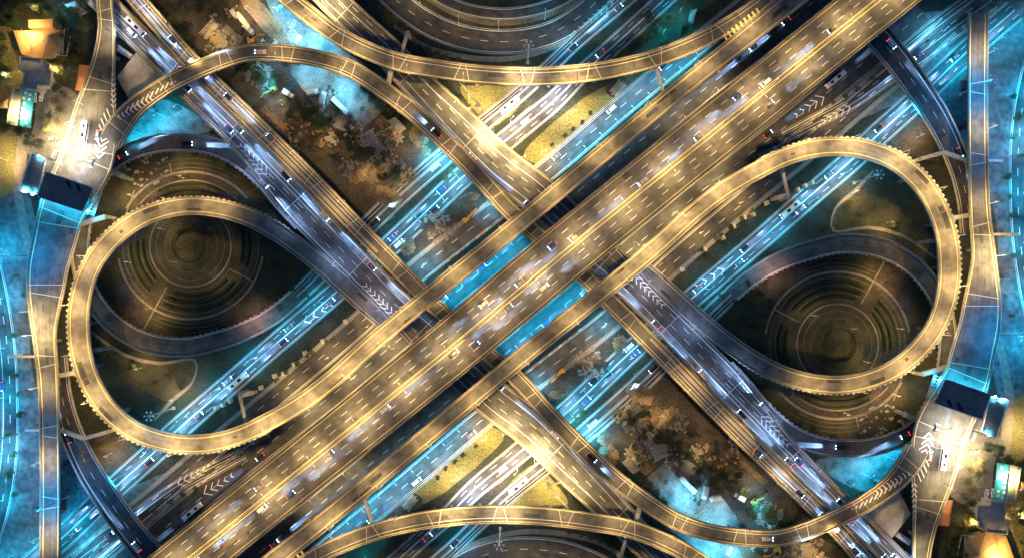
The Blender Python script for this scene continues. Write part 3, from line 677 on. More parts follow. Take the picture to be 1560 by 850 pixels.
# cyan lamps on the ground roads
cl = [(1064, 84), (1039, 106), (1015, 124), (991, 145), (966, 165), (941, 185), (917, 206), (893, 226), (870, 246)]
def to_ground(x, y, h): return P(x, y, h).xy
for i, (x, y) in enumerate(cl):
    p = P(x, y, 7.8); street_lamp((p.x, p.y, 0), R(140), f"small cyan lamp beside the upper straight frontage road, {ORD[i]} from its upper right end", False, 8, 1.0, False, .8, CYAN, 'cyan lamps beside the frontage roads')
cl = [(778, 370), (754, 389), (726, 413), (702, 432), (676, 452)]
for i, (x, y) in enumerate(cl):
    p = P(x, y, 7.8); street_lamp((p.x, p.y, 0), R(-50), f"small cyan lamp between the highway and upper ramp, {ORD[i]} from the photo centre", False, 8, 1.0, False, 1.0, CYAN, 'cyan lamps between highway and ramp')
for x, y, mu, c, rz, lb in (
    (668, 238, 3.0, ICE, 220, "glaring icy lamp at the construction track's end beside the straight flyover"),
    (675, 232, 1.2, ICE, 220, "second icy lamp at the construction track's end beside the straight flyover"),
    (748, 312, 1.1, ICE, 220, "icy lamp beside the blue frontage road under the narrow carriageway"),
    (644, 408, 1.2, ICE, 45, "icy lamp where the blue frontage road passes under the double elevated road"),
    (640, 338, 1.0, CYAN, 130, "cyan lamp on the triple striped road, lower one"), (676, 305, 1.0, CYAN, 130, "cyan lamp on the triple striped road, middle one"), (606, 366, .9, CYAN, 130, "cyan lamp on the triple striped road, lowest by the elevated road"),
    (700, 275, 1.3, ICE, 130, "icy lamp on the triple striped road close to the narrow carriageway"),
    (528, 138, 2.4, ICE, 225, "icy yard lamp above the white trailer"), (478, 100, 1.8, ICE, 260, "icy yard lamp under the curved ramp"), (492, 60, 2.6, ICE, 200, "icy yard lamp between the two curved ramps"), (455, 55, 1.8, CYAN, 200, "cyan lamp on the upper yard"), (430, 20, 1.6, CYAN, 200, "cyan lamp on the upper yard close to the photo's top"), (410, 135, .9, CYAN, 0, "cyan lamp over the parked vans in the yard"),
    (400, 105, .5, ICE, 0, "pale lamp at the dark edge of the yard"),
    (842, 160, 2.2, (.9, .9, 1), 45, "white lamp on the kerb of the white road beside the yellow lawn"), (778, 188, 1.8, (1, .85, .7), 45, "white lamp on the narrow median near the wide golden road"), (790, 148, 1.2, (1, .85, .7), 45, "pale lamp on the road under the top curved flyover"),
    (250, 178, 1.3, CYAN, 230, "icy lamp in the blue pool between ramps at upper left"), (215, 205, 1.8, CYAN, 230, "cyan lamp beside the blue pool between ramps at upper left"), (280, 165, .9, CYAN, 230, "cyan lamp under the elevated road by the blue pool"),
    (490, 460, 1.0, CYAN, 220, "cyan lamp on the blue striped road just left of the elevated road"), (440, 500, 1.0, CYAN, 220, "cyan lamp on the blue striped road, second from the elevated road"),
    (390, 545, 1.1, CYAN, 220, "cyan lamp on the blue striped road, third from the elevated road"), (335, 592, 1.2, CYAN, 220, "cyan lamp on the blue striped road inside the left loop, upper one"), (285, 634, 1.5, ICE, 220, "icy lamp on the blue striped road inside the left loop, lower one"),
    (235, 680, 1.1, CYAN, 220, "cyan lamp on the blue striped road under the left loop's bottom"), (190, 722, 1.2, CYAN, 220, "cyan lamp on the blue striped road below the left loop"),
    (150, 840, 1.8, ICE, 220, "icy lamp on the broad blue road touching the photo bottom left"), (200, 812, 1.2, CYAN, 220, "cyan lamp beneath the dark overpass at lower left"), (60, 830, 1.5, CYAN, 220, "cyan lamp beside the edge road near the lower left corner"), (110, 795, 2.0, CYAN, 220, "cyan lamp on the wide blue road between edge road and dark overpass"), (20, 845, 1.5, CYAN, 220, "cyan lamp on the blue road at the photo's lower left corner"),
    (2, 380, 2.0, CYAN, 0, "cyan lamp on the left edge's curving road, first from its upper end"), (3, 455, 2.2, CYAN, 0, "cyan lamp on the left edge's curving road, second from its upper end"), (6, 530, 2.2, CYAN, 0, "cyan lamp on the left edge's curving road, third from its upper end"), (6, 605, 2.2, CYAN, 0, "cyan lamp on the left edge's curving road, fourth from its upper end"), (3, 690, 3.2, ICE, 0, "icy lamp on the left edge's curving road, glaring one"), (6, 760, 2.0, CYAN, 0, "cyan lamp on the left edge's curving road, last before the corner"),
    (870, 70, .7, CYAN, 230, "cyan lamp beside the twin striped road above the top curved flyover"), (925, 25, .7, CYAN, 230, "cyan lamp beside the twin striped road near the photo's top"), (1035, 20, .7, CYAN, 230, "cyan lamp by the hut near the photo's top"), (1010, 52, .6, CYAN, 230, "cyan lamp in the shrubs above the top curved flyover"),
    (110, 14, .4, CYAN, 230, "dim cyan lamp by the grey shed near the photo's top"), (100, 60, .4, CYAN, 230, "dim cyan lamp right of the tan roofed house"),
    (700, 40, .25, GOLD, 90, "dim lamp beside the dark double curve at the top"), (640, 5, .5, GOLD, 90, "lamp beside the dark double curve touching the photo's top"), (830, 30, .25, CYAN, 90, "dim cyan lamp beside the dark double curve at the top"), (760, 48, .25, GOLD, 90, "dim lamp between the dark double curves at the top"),
    (205, 300, .8, WARM, 0, "warm lamp in the left garden above the golden loop"), (280, 272, .7, WARM, 0, "warm lamp at the left garden's upper path"), (230, 470, .7, WARM, 0, "warm lamp at the left garden's lower path"), (215, 560, .7, WARM, 0, "warm lamp on the small park lawn inside the left loop"), (268, 606, .9, WARM, 0, "warm lamp at the small park's lower corner"),
    (170, 690, .7, WARM, 0, "warm lamp on the soil patch below the left loop"), (250, 350, .35, GOLD, 0, "dim lamp on the mound's upper left side"), (330, 420, .2, GOLD, 0, "dim lamp right of the garden mound"), (200, 400, .45, WARM, 0, "warm lamp among the left garden's curved hedges"), (270, 400, .15, GOLD, 0, "dim lamp beside the left garden's mound"),
    (380, 20, 1.0, WARM, 0, "warm lamp over the sandy track near the top"), (330, 60, .7, WARM, 0, "warm lamp over the roofless building plot"), (430, 160, .4, WARM, 0, "warm lamp over the parked excavator by the elevated road"), (560, 270, .6, WARM, 0, "warm lamp over the spoil heaps"), (500, 215, .5, WARM, 0, "warm lamp over the dark spoil heaps"), (612, 215, .5, WARM, 0, "warm lamp over the brown track"), (655, 365, .6, WARM, 0, "warm lamp over the soil strip with pipes"),
    (610, 285, .5, WARM, 0, "warm lamp by the site sheds"), (440, 590, .9, WARM, 30, "warm lamp over the grass island with concrete pillars"), (500, 545, 1.0, WARM, 30, "warm lamp over the two lane road beside the golden ramp"), (560, 498, .9, WARM, 30, "warm lamp over the two lane road near the elevated road"), (300, 720, .4, WARM, 30, "warm lamp over the painted gore below the left loop"),
    (540, 575, 1.8, GOLD, 120, "strong warm lamp over the left frontage strip, middle one"), (600, 530, 1.6, GOLD, 120, "strong warm lamp over the left frontage strip, nearest the centre"), (480, 625, 1.5, GOLD, 120, "strong warm lamp over the left frontage strip, farthest from the centre"), (1085, 140, 1.3, GOLD, 300, "warm lamp over the frontage strip behind the yellow truck"), (1035, 180, 1.1, GOLD, 300, "warm lamp over the frontage strip, second from the yellow truck"),
    (870, 175, 1.5, GOLD, 0, "lamp on the yellow lawn under the top curved flyover"), (825, 235, 1.5, GOLD, 0, "lamp on the yellow lawn by the wide golden road"), (715, 150, 1.6, GOLD, 0, "lamp on the small lawn in the corner of golden road and curved flyover")):
    street_lamp(P(x, y), R(rz), lb, c in (GOLD, WARM) or c[0] > .95, 8.5, 1.6, False, mu * .8, c)
for i, (x, y) in enumerate(((395, 480), (345, 500), (290, 512), (235, 508), (190, 488))):
    street_lamp(P(x, y, 0), R(250), f"dim lamp on the left garden's lower rim beside the reddish ramp, {ORD[i]} from the right", True, 8.5, 1.8, False, .4, (1, .55, .45))  # added dim pinkish lamps that tint the ramp
high_mast(804, 96, "tall mast with six lamps beside the dark curve at the top", .6, (.8, .85, 1))
high_mast(265, 621, "tall leaning mast with six lamps inside the left loop near the striped road", .8, CYAN)
high_mast(60, 392, "tall mast with six lamps left of the wide blue plaza road", 6, DEEP)
high_mast(104, 756, "tall mast with six lamps between the edge road and dark overpass", 6, DEEP)
high_mast(30, 660, "tall mast with six lamps left of the edge road", 6, DEEP)

# ------------------------------------------------------------------ toll plaza and houses
def gabled(mb, cx, cy, lx, ly, z, h, rz=0): pass
def quadpx(pts, z): return [P(x, y, z).xy for x, y in pts]
t = empty('toll_plaza', P(90, 285, 0)); tag(t, "dark flat roofed toll plaza building spanning the left edge road", 'toll plaza')
def rel(o, root):
    o.parent = root; o.matrix_parent_inverse = Matrix.Translation(-root.location); return o
rel(MB().prism(quadpx([(70, 262), (141, 286), (126, 323), (57, 300)], 17.5), 17.0, 17.6).build('canopy_roof', 'roof_dark'), t)
rel(MB().prism(quadpx([(48, 233), (70, 243), (56, 296), (28, 291)], 14), 0, 14).build('office_block', 'roof_dark'), t)
mb = MB()
for x, y in ((74, 268), (95, 275), (115, 282), (136, 290), (62, 296), (84, 303), (104, 310), (122, 317)):
    p = P(x, y, 14); mb.box((p.x, p.y, 14), (.5, .5, 6.0))
rel(mb.build('column', 'metal'), t)
mb = MB()
for i in range(5):
    p = P(78 + i * 13, 279 + i * 4.3, 12); mb.box((p.x, p.y, 12.2), (1.5, 5.5, 2.4), R(20))
rel(mb.build('toll_booth', 'wall'), t)
mb = MB()
for a, b in (((48, 233), (70, 243)), ((70, 243), (56, 296)), ((56, 296), (28, 291)), ((28, 291), (48, 233))): mb.beam(P(*a, 14.6), P(*b, 14.6), .35, .6)
for a, b in (((70, 262), (141, 286)), ((57, 300), (126, 323))): mb.beam(P(*a, 18.1), P(*b, 18.1), .3, .5)
rel(mb.build('roof_parapet', 'white'), t)
mb = MB()
for x, y in ((99, 275), (114, 280)): mb.prism(quadpx([(x, y), (x + 6, y + 2), (x + 10, y + 13), (x + 5, y + 11)], 17.7), 17.62, 17.75)
rel(mb.build('skylight', 'glass'), t)
mb = MB()
for i in range(9):
    y = 290 + i * 4.6; x = 150 - i * 1.6; mb.beam(P(x - 5, y - 1.5, 14.5), P(x + 5, y + 1.5, 14.5), .35, .3)
mb.beam(P(145, 290, 14.8), P(132, 328, 14.8), .4, .3); mb.beam(P(155, 293, 14.8), P(142, 331, 14.8), .4, .3)
rel(mb.build('steel_walkway', 'metal'), t)
for x, y, mu in ((70, 302, 1.6), (92, 308, 1.6), (112, 316, 1.6), (135, 322, 1.2), (50, 297, 1.8), (36, 292, 1.2), (60, 238, 1.0)):
    l = light('canopy_light', ICE if x < 60 else CYAN, POW * mu * .5, 150); l.location = P(x, y, 16.4 if y > 300 else 15.2); l.parent = t; l.matrix_parent_inverse = Matrix.Translation(-t.location)
    o = MB().box((0, 0, .1), (.9, .4, .12)).build('ceiling_lamp', 'lens_cyan'); o.location = l.location + Vector((0, 0, .2)); rel(o, t)
# gantry light bar front
def house(name, label, outline, zwall, roofkind, m_roof, m_wall='wall', ridge=None, cat='house', over=0):
    c = P(sum(p[0] for p in outline) / len(outline), sum(p[1] for p in outline) / len(outline)); r = empty(name, c); tag(r, label, cat)
    pw = [P(x, y, zwall).xy for x, y in outline]
    cc = Vector((c.x, c.y)); ins = [cc + (p - cc) * .93 for p in pw]
    if roofkind == 'flat':
        rel(MB().prism(pw, 0, zwall).build('wall', m_wall), r)
        rel(MB().prism(ins, zwall + .003, zwall + .12).build('roof', m_roof), r)
        mb = MB()
        for a, b in zip(pw, pw[1:] + pw[:1]): mb.beam((a.x, a.y, zwall + .9), (b.x, b.y, zwall + .9), .5, .9)
        rel(mb.build('parapet', 'wall'), r)
    else:
        rel(MB().prism(ins, 0, zwall).build('wall', m_wall), r)
    return r
h = empty('hipped_house', P(60, 58)); tag(h, "house with large tan hipped roof at the upper left corner", 'house')
rel(MB().prism(quadpx([(28, 48), (94, 52), (92, 78), (62, 86), (38, 82)], 6), 0, 6).build('wall', 'wall'), h)
zr0, zr1 = 6.2, 10.5
rv = [P(20, 47, zr0), P(98, 46, zr0), P(93, 84, zr0), P(63, 90, zr0), P(33, 84, zr0), P(38, 45, zr1), P(76, 54, zr1)]
rv[5] = P(34, 47.5, zr0 + 2); 
o = obj('roof', rv, [(0, 5, 6, 1), (1, 6, 2), (2, 6, 5, 4, 3), (5, 0, 4), (0, 1, 2, 3, 4)], 'roof_tan'); rel(o, h)
o = MB().prism(quadpx([(43, 31), (80, 29), (80, 42), (44, 43)], 8), 0, 8).build('dormer_wing', 'roof_tan'); rel(o, h)
mb = MB(); [mb.beam(P(*a, 6.5), P(*b, 6.5), .3, .3) for a, b in (((72, 82), (101, 86)), ((98, 44), (95, 84)), ((101, 86), (107, 56)))]
rel(mb.build('eaves_rail', 'white'), h)
house('flat_roof_house', "grey brown flat roofed building with pale railings below the tan roofed house", [(33, 87), (64, 90), (66, 98), (76, 100), (75, 108), (79, 108), (77, 131), (58, 130), (57, 137), (35, 134), (38, 110), (30, 108)], 7.5, 'flat', 'roof_grey')
cpk = empty('car_shelter', P(42, 165)); tag(cpk, "bright blue roofed long shelter beside the car park", 'shelter')
rel(MB().prism(quadpx([(35, 136), (53, 137), (46, 196), (28, 192)], 4), 3.6, 4.0).build('roof', 'roof_blue'), cpk)
mb = MB()
for x, y in ((37, 140), (51, 141), (30, 190), (45, 193), (34, 165), (48, 167)): p = P(x, y, 1.8); mb.box((p.x, p.y, 1.8), (.3, .3, 3.6))
rel(mb.build('post', 'metal'), cpk)
mb = MB()
for i, (x, y) in enumerate([(39, 142), (46, 145), (37, 158), (45, 152), (35, 166), (33, 173), (43, 172), (32, 181), (40, 188), (36, 150)]):
    mb.prism(quadpx([(x - 2, y - 2), (x + 2, y - 1.6), (x + 1.6, y + 2), (x - 2.2, y + 1.7)], 4.1), 4.003, 4.15)
rel(mb.build('roof_vent', 'white'), cpk)
house('shed', "long grey green flat roofed shed beside the blue shelter", [(22, 134), (34, 136), (27, 192), (12, 188)], 4.5, 'flat', 'roof_green', cat='shed')
def hip(name, label, pts, z0, z1, m_, cat='house'):
    c = P(sum(p[0] for p in pts) / 4, sum(p[1] for p in pts) / 4); r = empty(name, c); tag(r, label, cat)
    pw = [P(x, y, z0) for x, y in pts]; ctr = sum(pw, Vector()) / 4; apex = Vector((ctr.x, ctr.y, z1))
    rel(MB().prism([(ctr + (p - ctr) * .9).xy for p in pw], 0, z0 - .05).build('wall', 'wall'), r)
    e0 = (pw[0] + pw[3]) / 2; e1 = (pw[1] + pw[2]) / 2; ra = e0.lerp(e1, .25); rb = e0.lerp(e1, .75); ra.z = rb.z = z1
    rel(obj('roof', pw + [ra, rb], [(0, 1, 5, 4), (1, 2, 5), (2, 3, 4, 5), (3, 0, 4), (0, 3, 2, 1)], m_), r); return r
hip('small_house', "small cream hipped roof pavilion at the photo's left edge", [(-4, 148), (14, 150), (12, 166), (-5, 164)], 4, 6, 'roof_tan', 'pavilion')
hip('orange_roof_house', "orange roofed house tucked against the left stem road", [(120, 99), (142, 101), (136, 141), (114, 138)], 5, 6.6, 'roof_orange')
hip('warehouse', "large pale grey ridged roof building between the stem road and elevated road", [(178, 118), (208, 80), (252, 118), (196, 152)], 5, 7, 'roof_grey', 'warehouse')
hip('shed', "narrow pale roofed shed right above the large grey roof", [(180, 68), (202, 84), (197, 90), (178, 78)], 3.5, 4.2, 'roof_grey', 'shed')
hip('shed', "small grey blue shed near the photo's top left", [(98, 8), (114, 2), (128, 16), (116, 22)], 4, 5, 'roof_grey', 'shed')
hip('guard_hut', "small cyan lit hut beside the top curved flyover", [(1053, 17), (1062, 14), (1056, 36), (1049, 33)], 3, 4, 'roof_grey', 'hut')
hip('site_shed', "long dark roofed site shed beside the brown track", [(590, 185), (602, 178), (618, 195), (606, 203)], 3, 3.8, 'roof_dark', 'shed')
hip('site_shed', "dark flat site shed close to the straight blue road", [(592, 258), (612, 240), (618, 250), (598, 268)], 3, 3.4, 'roof_dark', 'shed')

# construction site objects
def truck(px, py, rz, label, cabm, boxm, L_=8, z=0, cat='truck', name='truck', lights=False, box_h=2.6):
    r = empty(name, P(px, py, z), rz); tag(r, label, cat)
    mb = MB(); mb.box((L_ * .5 - 1.0, 0, 1.7), (1.9, 2.3, 2.0), 0, .92); cab = mb.build('cab', cabm, r)
    MB().box((L_ * .5 - .35, 0, 2.0), (.62, 2.0, .8), 0, .9).build('windscreen', 'glass', cab)
    MB().box((-.9, 0, 1.1 + box_h / 2), (L_ - 2.3, 2.45, box_h)).build('cargo_box', boxm, r)
    MB().box((0, 0, .85), (L_ - .6, 1.2, .3)).build('chassis', 'rubber', r)
    for x in (L_ * .5 - 1.1, -L_ * .5 + 1.2, -L_ * .5 + 2.4):
        for y in (1.05, -1.05):
            shared('twheel', lambda: MB().bar((0, -.16, 0), (0, .16, 0), .5, None, 14), 'wheel', 'rubber', r, (x, y, .5))
    for y in (.8, -.8): shared('thead', lambda: MB().box((0, 0, 0), (.1, .4, .25)), 'headlight', 'headlight' if lights else 'glass', r, (L_ * .5 + .0, y, .95))
    return r
truck(522, 166, R(-45), "long white trailer parked in the blue lit yard", 'car_blue', 'white', 13, cat='trailer truck')
truck(441, 145, R(-30), "small white lorry parked at the yard's dark edge", 'car_white', 'car_white', 6)
truck(478, 143, R(15), "short white lorry beside the dark crossbeam in the yard", 'car_white', 'car_white', 6)
truck(493, 152, R(80), "pale cyan lit lorry beside the crossbeam, right one", 'car_white', 'car_silver', 7)
truck(372, 34, R(-50), "thin white trailer standing on the grey plot near the top", 'car_silver', 'white', 9)
truck(381, 47, R(-40), "white boxy lorry below the thin trailer near the top", 'car_white', 'white', 6)
truck(359, 24, R(130), "white van lorry above the thin trailer near the top", 'car_white', 'car_white', 5)
truck(1104, 100, R(39), "yellow boxed lorry with white cab beside the upper ramp", 'car_white', 'excavator', 11, name='truck', lights=True)
truck(1167, 233, R(25), "grey lorry with brown load beside the right golden loop", 'car_silver', 'timber', 10)
def excavator(px, py, rz, label):
    r = empty('excavator', P(px, py), rz); tag(r, label, 'excavator')
    for y in (1.2, -1.2): MB().box((0, y, .5), (4.2, .7, .95), 0, .9).build('track', 'rubber', r)
    b = MB().box((-.3, 0, 1.7), (3.4, 2.6, 1.2), 0, .93).build('body', 'excavator', r)
    MB().box((.5, .75, 2.6), (1.5, 1.0, 1.2), 0, .85).build('cab', 'glass', r)
    mb = MB(); mb.beam((1.2, 0, 2.3), (4.6, 0, 4.6), .6, .6); mb.beam((4.4, 0, 4.6), (7.6, 0, 2.2), .5, .45); mb.build('boom', 'excavator', r)
    MB().box((7.9, 0, 1.2), (1.1, 1.3, 1.0), 0, .7).build('bucket', 'rubber', r)
    return r
excavator(711, 334, R(45), "yellow excavator with raised boom on the soil strip beside the blue frontage road")
excavator(418, 138, R(215), "pale excavator with boom stretched left beside the elevated road")
excavator(384, 63, R(20), "yellow excavator behind the curved ramp near the top")
def stack(px, py, rz, label, n=8, L_=7, m_='timber', cat='stack', sp=.6, name='beam_stack'):
    mb = MB()
    for k in range(n):
        mb.box((rnd() * .6, (k - n / 2) * sp, .25), (L_ * (.8 + .3 * rnd()), .3, .4), (rnd() - .5) * .1)
        if k % 2: mb.box((rnd() * .6, (k - n / 2) * sp, .72), (L_ * (.8 + .3 * rnd()), .3, .4), (rnd() - .5) * .3)
    o = mb.build(name, m_); o.location = P(px, py); o.rotation_euler.z = rz; return tag(o, label, cat)
stack(583, 186, R(-45), "stack of timber formwork beside the brown track, upper one", 9, 6)
stack(600, 197, R(40), "pale loose timber stack at the straight flyover's side", 8, 5, 'wall')
stack(560, 212, R(20), "dark scaffold stack in the blue shadow right of the trailer", 12, 9, 'metal', cat='scaffold stack')
stack(575, 228, R(-40), "dark scaffold stack below the trailer, lower one", 12, 8, 'metal', cat='scaffold stack')
stack(603, 275, R(40), "dark pipe stack above the straight blue road", 10, 10, 'concrete_dark', cat='pipe stack', name='pipe_stack')
stack(672, 345, R(-35), "three long dark pipes lying on the soil strip", 4, 11, 'concrete_dark', 'pipes', .9, name='pipe_stack')
stack(418, 180, R(-42), "long timber pile beside the upper left elevated road", 5, 16, 'timber', cat='timber pile')
stack(350, 60, R(-40), "rows of ridged steel sheets on the grey plot", 16, 12, 'concrete_dark', cat='sheet pile')
stack(318, 45, R(50), "low grey foundation frame on the building plot", 9, 10, 'roof_grey', cat='foundation')
stack(415, 30, R(-48), "long golden timber stack beside the cyan yard", 6, 14, 'timber', cat='timber stack')
stack(940, 135, R(45), "pile of pale frames on the dark ground under the top flyover", 8, 8, 'wall', cat='frame pile')
def block_pile(px, py, label, n=26, rad=6, m_='wall', cat='rubble heap'):
    mb = MB()
    for k in range(n):
        a, r_ = rnd() * 6.28, rad * rnd() ** .6; s_ = .3 + rnd() * .9
        mb.box((r_ * math.cos(a), r_ * math.sin(a), s_ / 2 * .8), (s_ * 1.6, s_, s_ * .8), rnd() * 3)
    o = mb.build('rubble_heap', m_); o.location = P(px, py); return tag(o, label, cat)
block_pile(540, 205, "scatter of grey rubble below the trailer's cab", m_='concrete')
block_pile(592, 243, "scatter of rubble right of the scaffold stacks", m_='concrete_dark')
block_pile(408, 75, "scatter of pale blocks left of the cyan yard")
block_pile(330, 78, "scatter of brown blocks beneath the curved ramp", m_='timber')
block_pile(462, 190, "scatter of dark debris on the brown site", m_='timber', rad=9)
block_pile(225, 255, "scatter of pale stones in the left garden's upper edge", n=40, rad=12, m_='concrete')
for x, y, rx, ry, h_, lb in ((512, 236, 4.5, 4.5, 2.2, "round brown spoil heap among the darker heaps"), (480, 215, 6, 4, 2, "long brown spoil heap beside the elevated road"), (548, 262, 7, 5, 2.4, "broad pale spoil heap above the elevated road"),
    (590, 300, 8, 5, 2, "pale flat spoil heap at the site's lower corner"), (575, 262, 5, 7, 2.6, "tall pale spoil heap left of the site sheds"), (450, 205, 5, 4, 1.6, "small brown spoil heap close to the elevated road"), (640, 208, 6, 5, 2.0, "tan spoil heap tight against the straight flyover"),
    (645, 230, 4, 3, 1.6, "small tan spoil heap by the icy lamp"), (655, 345, 5, 4, 2, "round soil heap on the strip with the pipes"), (622, 376, 5, 4, 1.8, "reddish soil heap at the strip's lower end"), (716, 300, 2.4, 5, 1.6, "narrow tan heap beside the narrow carriageway"), (395, 115, 6, 7, 2.6, "dark spoil heap left of the cyan yard"), (350, 60, 6, 4, 1.2, "low grey heap on the building plot")):
    mound('spoil_heap', lb, x, y, rx, ry, h_, 'soil_light' if 'tan' in lb or 'pale' in lb or 'reddish' in lb else 'soil', rnd() * 3, 'spoil heap', .45)
SITES = [(355, 35, 60, 45), (470, 215, 60, 40), (540, 240, 60, 50), (590, 210, 40, 30), (610, 265, 35, 25), (400, 120, 35, 25), (660, 350, 50, 35), (500, 130, 50, 40), (330, 70, 40, 25)]
nm_ = ['blue grey', 'rusty', 'mid grey', 'dark', 'brown']
for si, (sx_, sy_, wx, wy) in enumerate(SITES):
    for k in range(5):
        block_pile(sx_ + (rnd() - .5) * wx, sy_ + (rnd() - .5) * wy, f"{nm_[(k + si) % 5]} debris heap on the {['grey building plot', 'brown site by the elevated road', 'brown site by the sheds', 'timber storage strip', 'pipe storage corner', 'yard dark left edge', 'soil strip with pipes', 'cyan lit yard', 'plot beneath the curved ramp'][si]}, {ORD[k]} dumped",
                   n=14 + int(rnd() * 22), rad=2.5 + rnd() * 4, m_=['roof_dark', 'timber', 'concrete_dark', 'roof_dark', 'soil'][(k + si) % 5])
# concrete pillars on the island, mesh covers on the lawn
for i, (x, y) in enumerate(((525, 490), (491, 520), (463, 538), (447, 555), (431, 569), (417, 573), (396, 591), (349, 611), (338, 617), (327, 622))):
    o = MB().box((0, 0, 2.0), (1.3, 2.2, 4.0), R(20)).build('concrete_pillar', 'wall'); o.location = P(x, y, 0) * .99
    tag(o, f"pale concrete pillar on the lower left grass island, {ORD[i]} from the elevated road", 'pillar', 'unfinished concrete pillars')
for i, (x, y) in enumerate(((841, 221), (861, 207), (873, 197), (887, 187), (899, 173))):
    r_ = MB().box((0, 0, .35), (2.2, 1.7, .7), R(40 + 10 * i)).build('covered_pit', 'rubber'); r_.location = P(x, y)
    tag(r_, f"dark square pit cover on the upper yellow lawn, {ORD[i]} from its lower end", 'pit cover', 'pit covers on the lawn')
for i in range(13):
    x, y = 636 + i * 8.7, 405 - i * 7.2
    mb = MB(); mb.box((0, 0, .04), (.9, .9, .08)); mb.bar((0, 0, .05), (0, 0, 1.1), .38, .06, 8)
    o = mb.build('traffic_cone', 'cone'); o.location = P(x - 4, y - 6); o.scale = (.9,) * 3
    tag(o, f"orange cone beside the soil strip above the frontage road, {ORD[i]} from its lower end", 'traffic cone', 'cones beside the frontage roads')
for i in range(12):
    x, y = 679 + i * 7.4, 388 - i * 6.1
    mb = MB(); mb.box((0, 0, .45), (1.9, .45, .9), 0, .7)
    o = mb.build('road_barrier', 'cone' if i % 2 else 'white'); o.location = P(x + 4, y + 10); o.rotation_euler.z = R(38)
    tag(o, f"{'orange' if i % 2 else 'white'} plastic barrier on the frontage road's lower side, {ORD[i]} from the elevated road", 'barrier', 'plastic barriers beside the frontage roads')

# ------------------------------------------------------------------ trees
def tree_protos():
    out = []
    for k in range(4):
        rad = 1.0; V = []; F = []
        clumps = []
        for _ in range(15 + 3 * k):
            a = rnd() * 6.28; el = rnd(); r_ = .35 + .5 * rnd()
            clumps.append((Vector((math.cos(a) * r_ * (1 - .4 * el), math.sin(a) * r_ * (1 - .4 * el), .9 + el * .9)), .22 + .2 * rnd()))
        for c, cr_ in clumps:
            for _ in range(70):
                d = Vector((rnd() - .5, rnd() - .5, rnd() - .5)).normalized() * cr_ * (.5 + .55 * rnd()); p = c + d
                u = Vector((rnd() - .5, rnd() - .5, (rnd() - .5) * .6)).normalized(); v = u.cross(Vector((rnd() - .5, rnd() - .5, 1)).normalized()).normalized()
                s_ = .035 + .045 * rnd(); n = len(V)
                V += [p - u * s_, p - v * s_ * .6, p + u * s_, p + v * s_ * .6]; F.append((n, n + 1, n + 2, n + 3))
        tm = MB(); tm.bar((0, 0, 0), (0, 0, .95), .06, .035)
        for c, _ in clumps[:7]: tm.bar((0, 0, .5 + .3 * rnd()), c, .025, .008, 4)
        out.append((V, F, tm))
    # palm
    V = []; F = []
    for k in range(15):
        a = k * 2.4; el = .2 + .7 * rnd(); d = Vector((math.cos(a), math.sin(a), 0)); n_ = Vector((-d.y, d.x, 0))
        for j in range(9):
            t = j / 9; p = Vector((0, 0, 1.7)) + d * t * 1.0 + Vector((0, 0, el * t - 1.1 * t * t))
            for sg in (1, -1):
                q = p + n_ * sg * .22 * (1 - t * .6) + d * .1 + Vector((0, 0, -.08)); n = len(V)
                V += [p, p + d * .06, q + d * .05, q]; F.append((n, n + 1, n + 2, n + 3))
    tm = MB(); tm.bar((0, 0, 0), (0, 0, 1.7), .045, .03)
    out.append((V, F, tm)); return out
TP = tree_protos(); TM = {}
def tree(px, py, r_m, label, kind=0, m_='leaf'):
    r = empty('palm_tree' if kind == 4 else 'broadleaf_tree', P(px, py), rnd() * 6.28); tag(r, label, 'palm' if kind == 4 else 'tree')
    r.scale = (r_m, r_m, r_m * (1 + .2 * rnd()))
    V, F, tm = TP[kind]
    if (kind, m_) not in TM:
        o = obj('crown', V, F, m_, r); t_ = tm.build('trunk', 'bark', r); TM[(kind, m_)] = (o.data, t_.data)
    else:
        for nm, d in zip(('crown', 'trunk'), TM[(kind, m_)]): o = bpy.data.objects.new(nm, d); col.objects.link(o); o.parent = r
    return r
def trees(pts, desc, end, m_='leaf', kind=None, g_=None):
    for i, (x, y, r_) in enumerate(pts):
        t_ = tree(x, y, r_, f"{desc}, {ORD[i]} from {end}", (i % 4) if kind is None else kind, m_)
        if g_: t_['group'] = g_
trees([(95, 158, 3.2), (103, 172, 3.4), (88, 182, 3.2), (98, 190, 3.0), (80, 200, 3.0), (108, 150, 2.8), (76, 186, 2.6)], "feathery palm between car park and left toll plaza", "its upper side", kind=4, m_='leaf_olive', g_='palms by the toll plazas')
trees([(15, 122, 5.0), (6, 108, 3.5), (24, 118, 4.2), (4, 86, 3.4), (12, 78, 2.6)], "dark round tree left of the flat roofed house at upper left", "the right", g_='trees by the corner houses')
trees([(14, 10, 4.5), (30, 18, 4.2), (46, 8, 4.6), (66, 12, 4.2), (84, 20, 4.6), (104, 32, 4.2), (122, 28, 4.4), (136, 45, 4.0), (140, 12, 4), (8, 30, 4)], "bushy tree in the dark grove above the tan roof", "the left", g_='trees above the tan roofed house')
trees([(108, 58, 3.6), (112, 78, 3.4), (104, 92, 3.2), (120, 66, 3.2), (100, 108, 3.6), (92, 118, 3.6), (104, 124, 3.4), (96, 140, 3.2), (130, 78, 3.0), (118, 92, 2.8)], "olive tree between the tan house and upper left stem road", "its top", m_='leaf_olive', g_='olive trees beside the stem road')
trees([(70 + (i % 5) * 11 + rnd() * 5, 44 + (i // 5) * 22 + rnd() * 10, 2.4 + rnd() * 1.4) for i in range(6, 20) if not (70 + (i % 5) * 11 < 100 and 44 + (i // 5) * 22 < 90)], "leafy tree filling the garden between tan house and orange roof", "its upper end", g_='garden trees by the tan house')
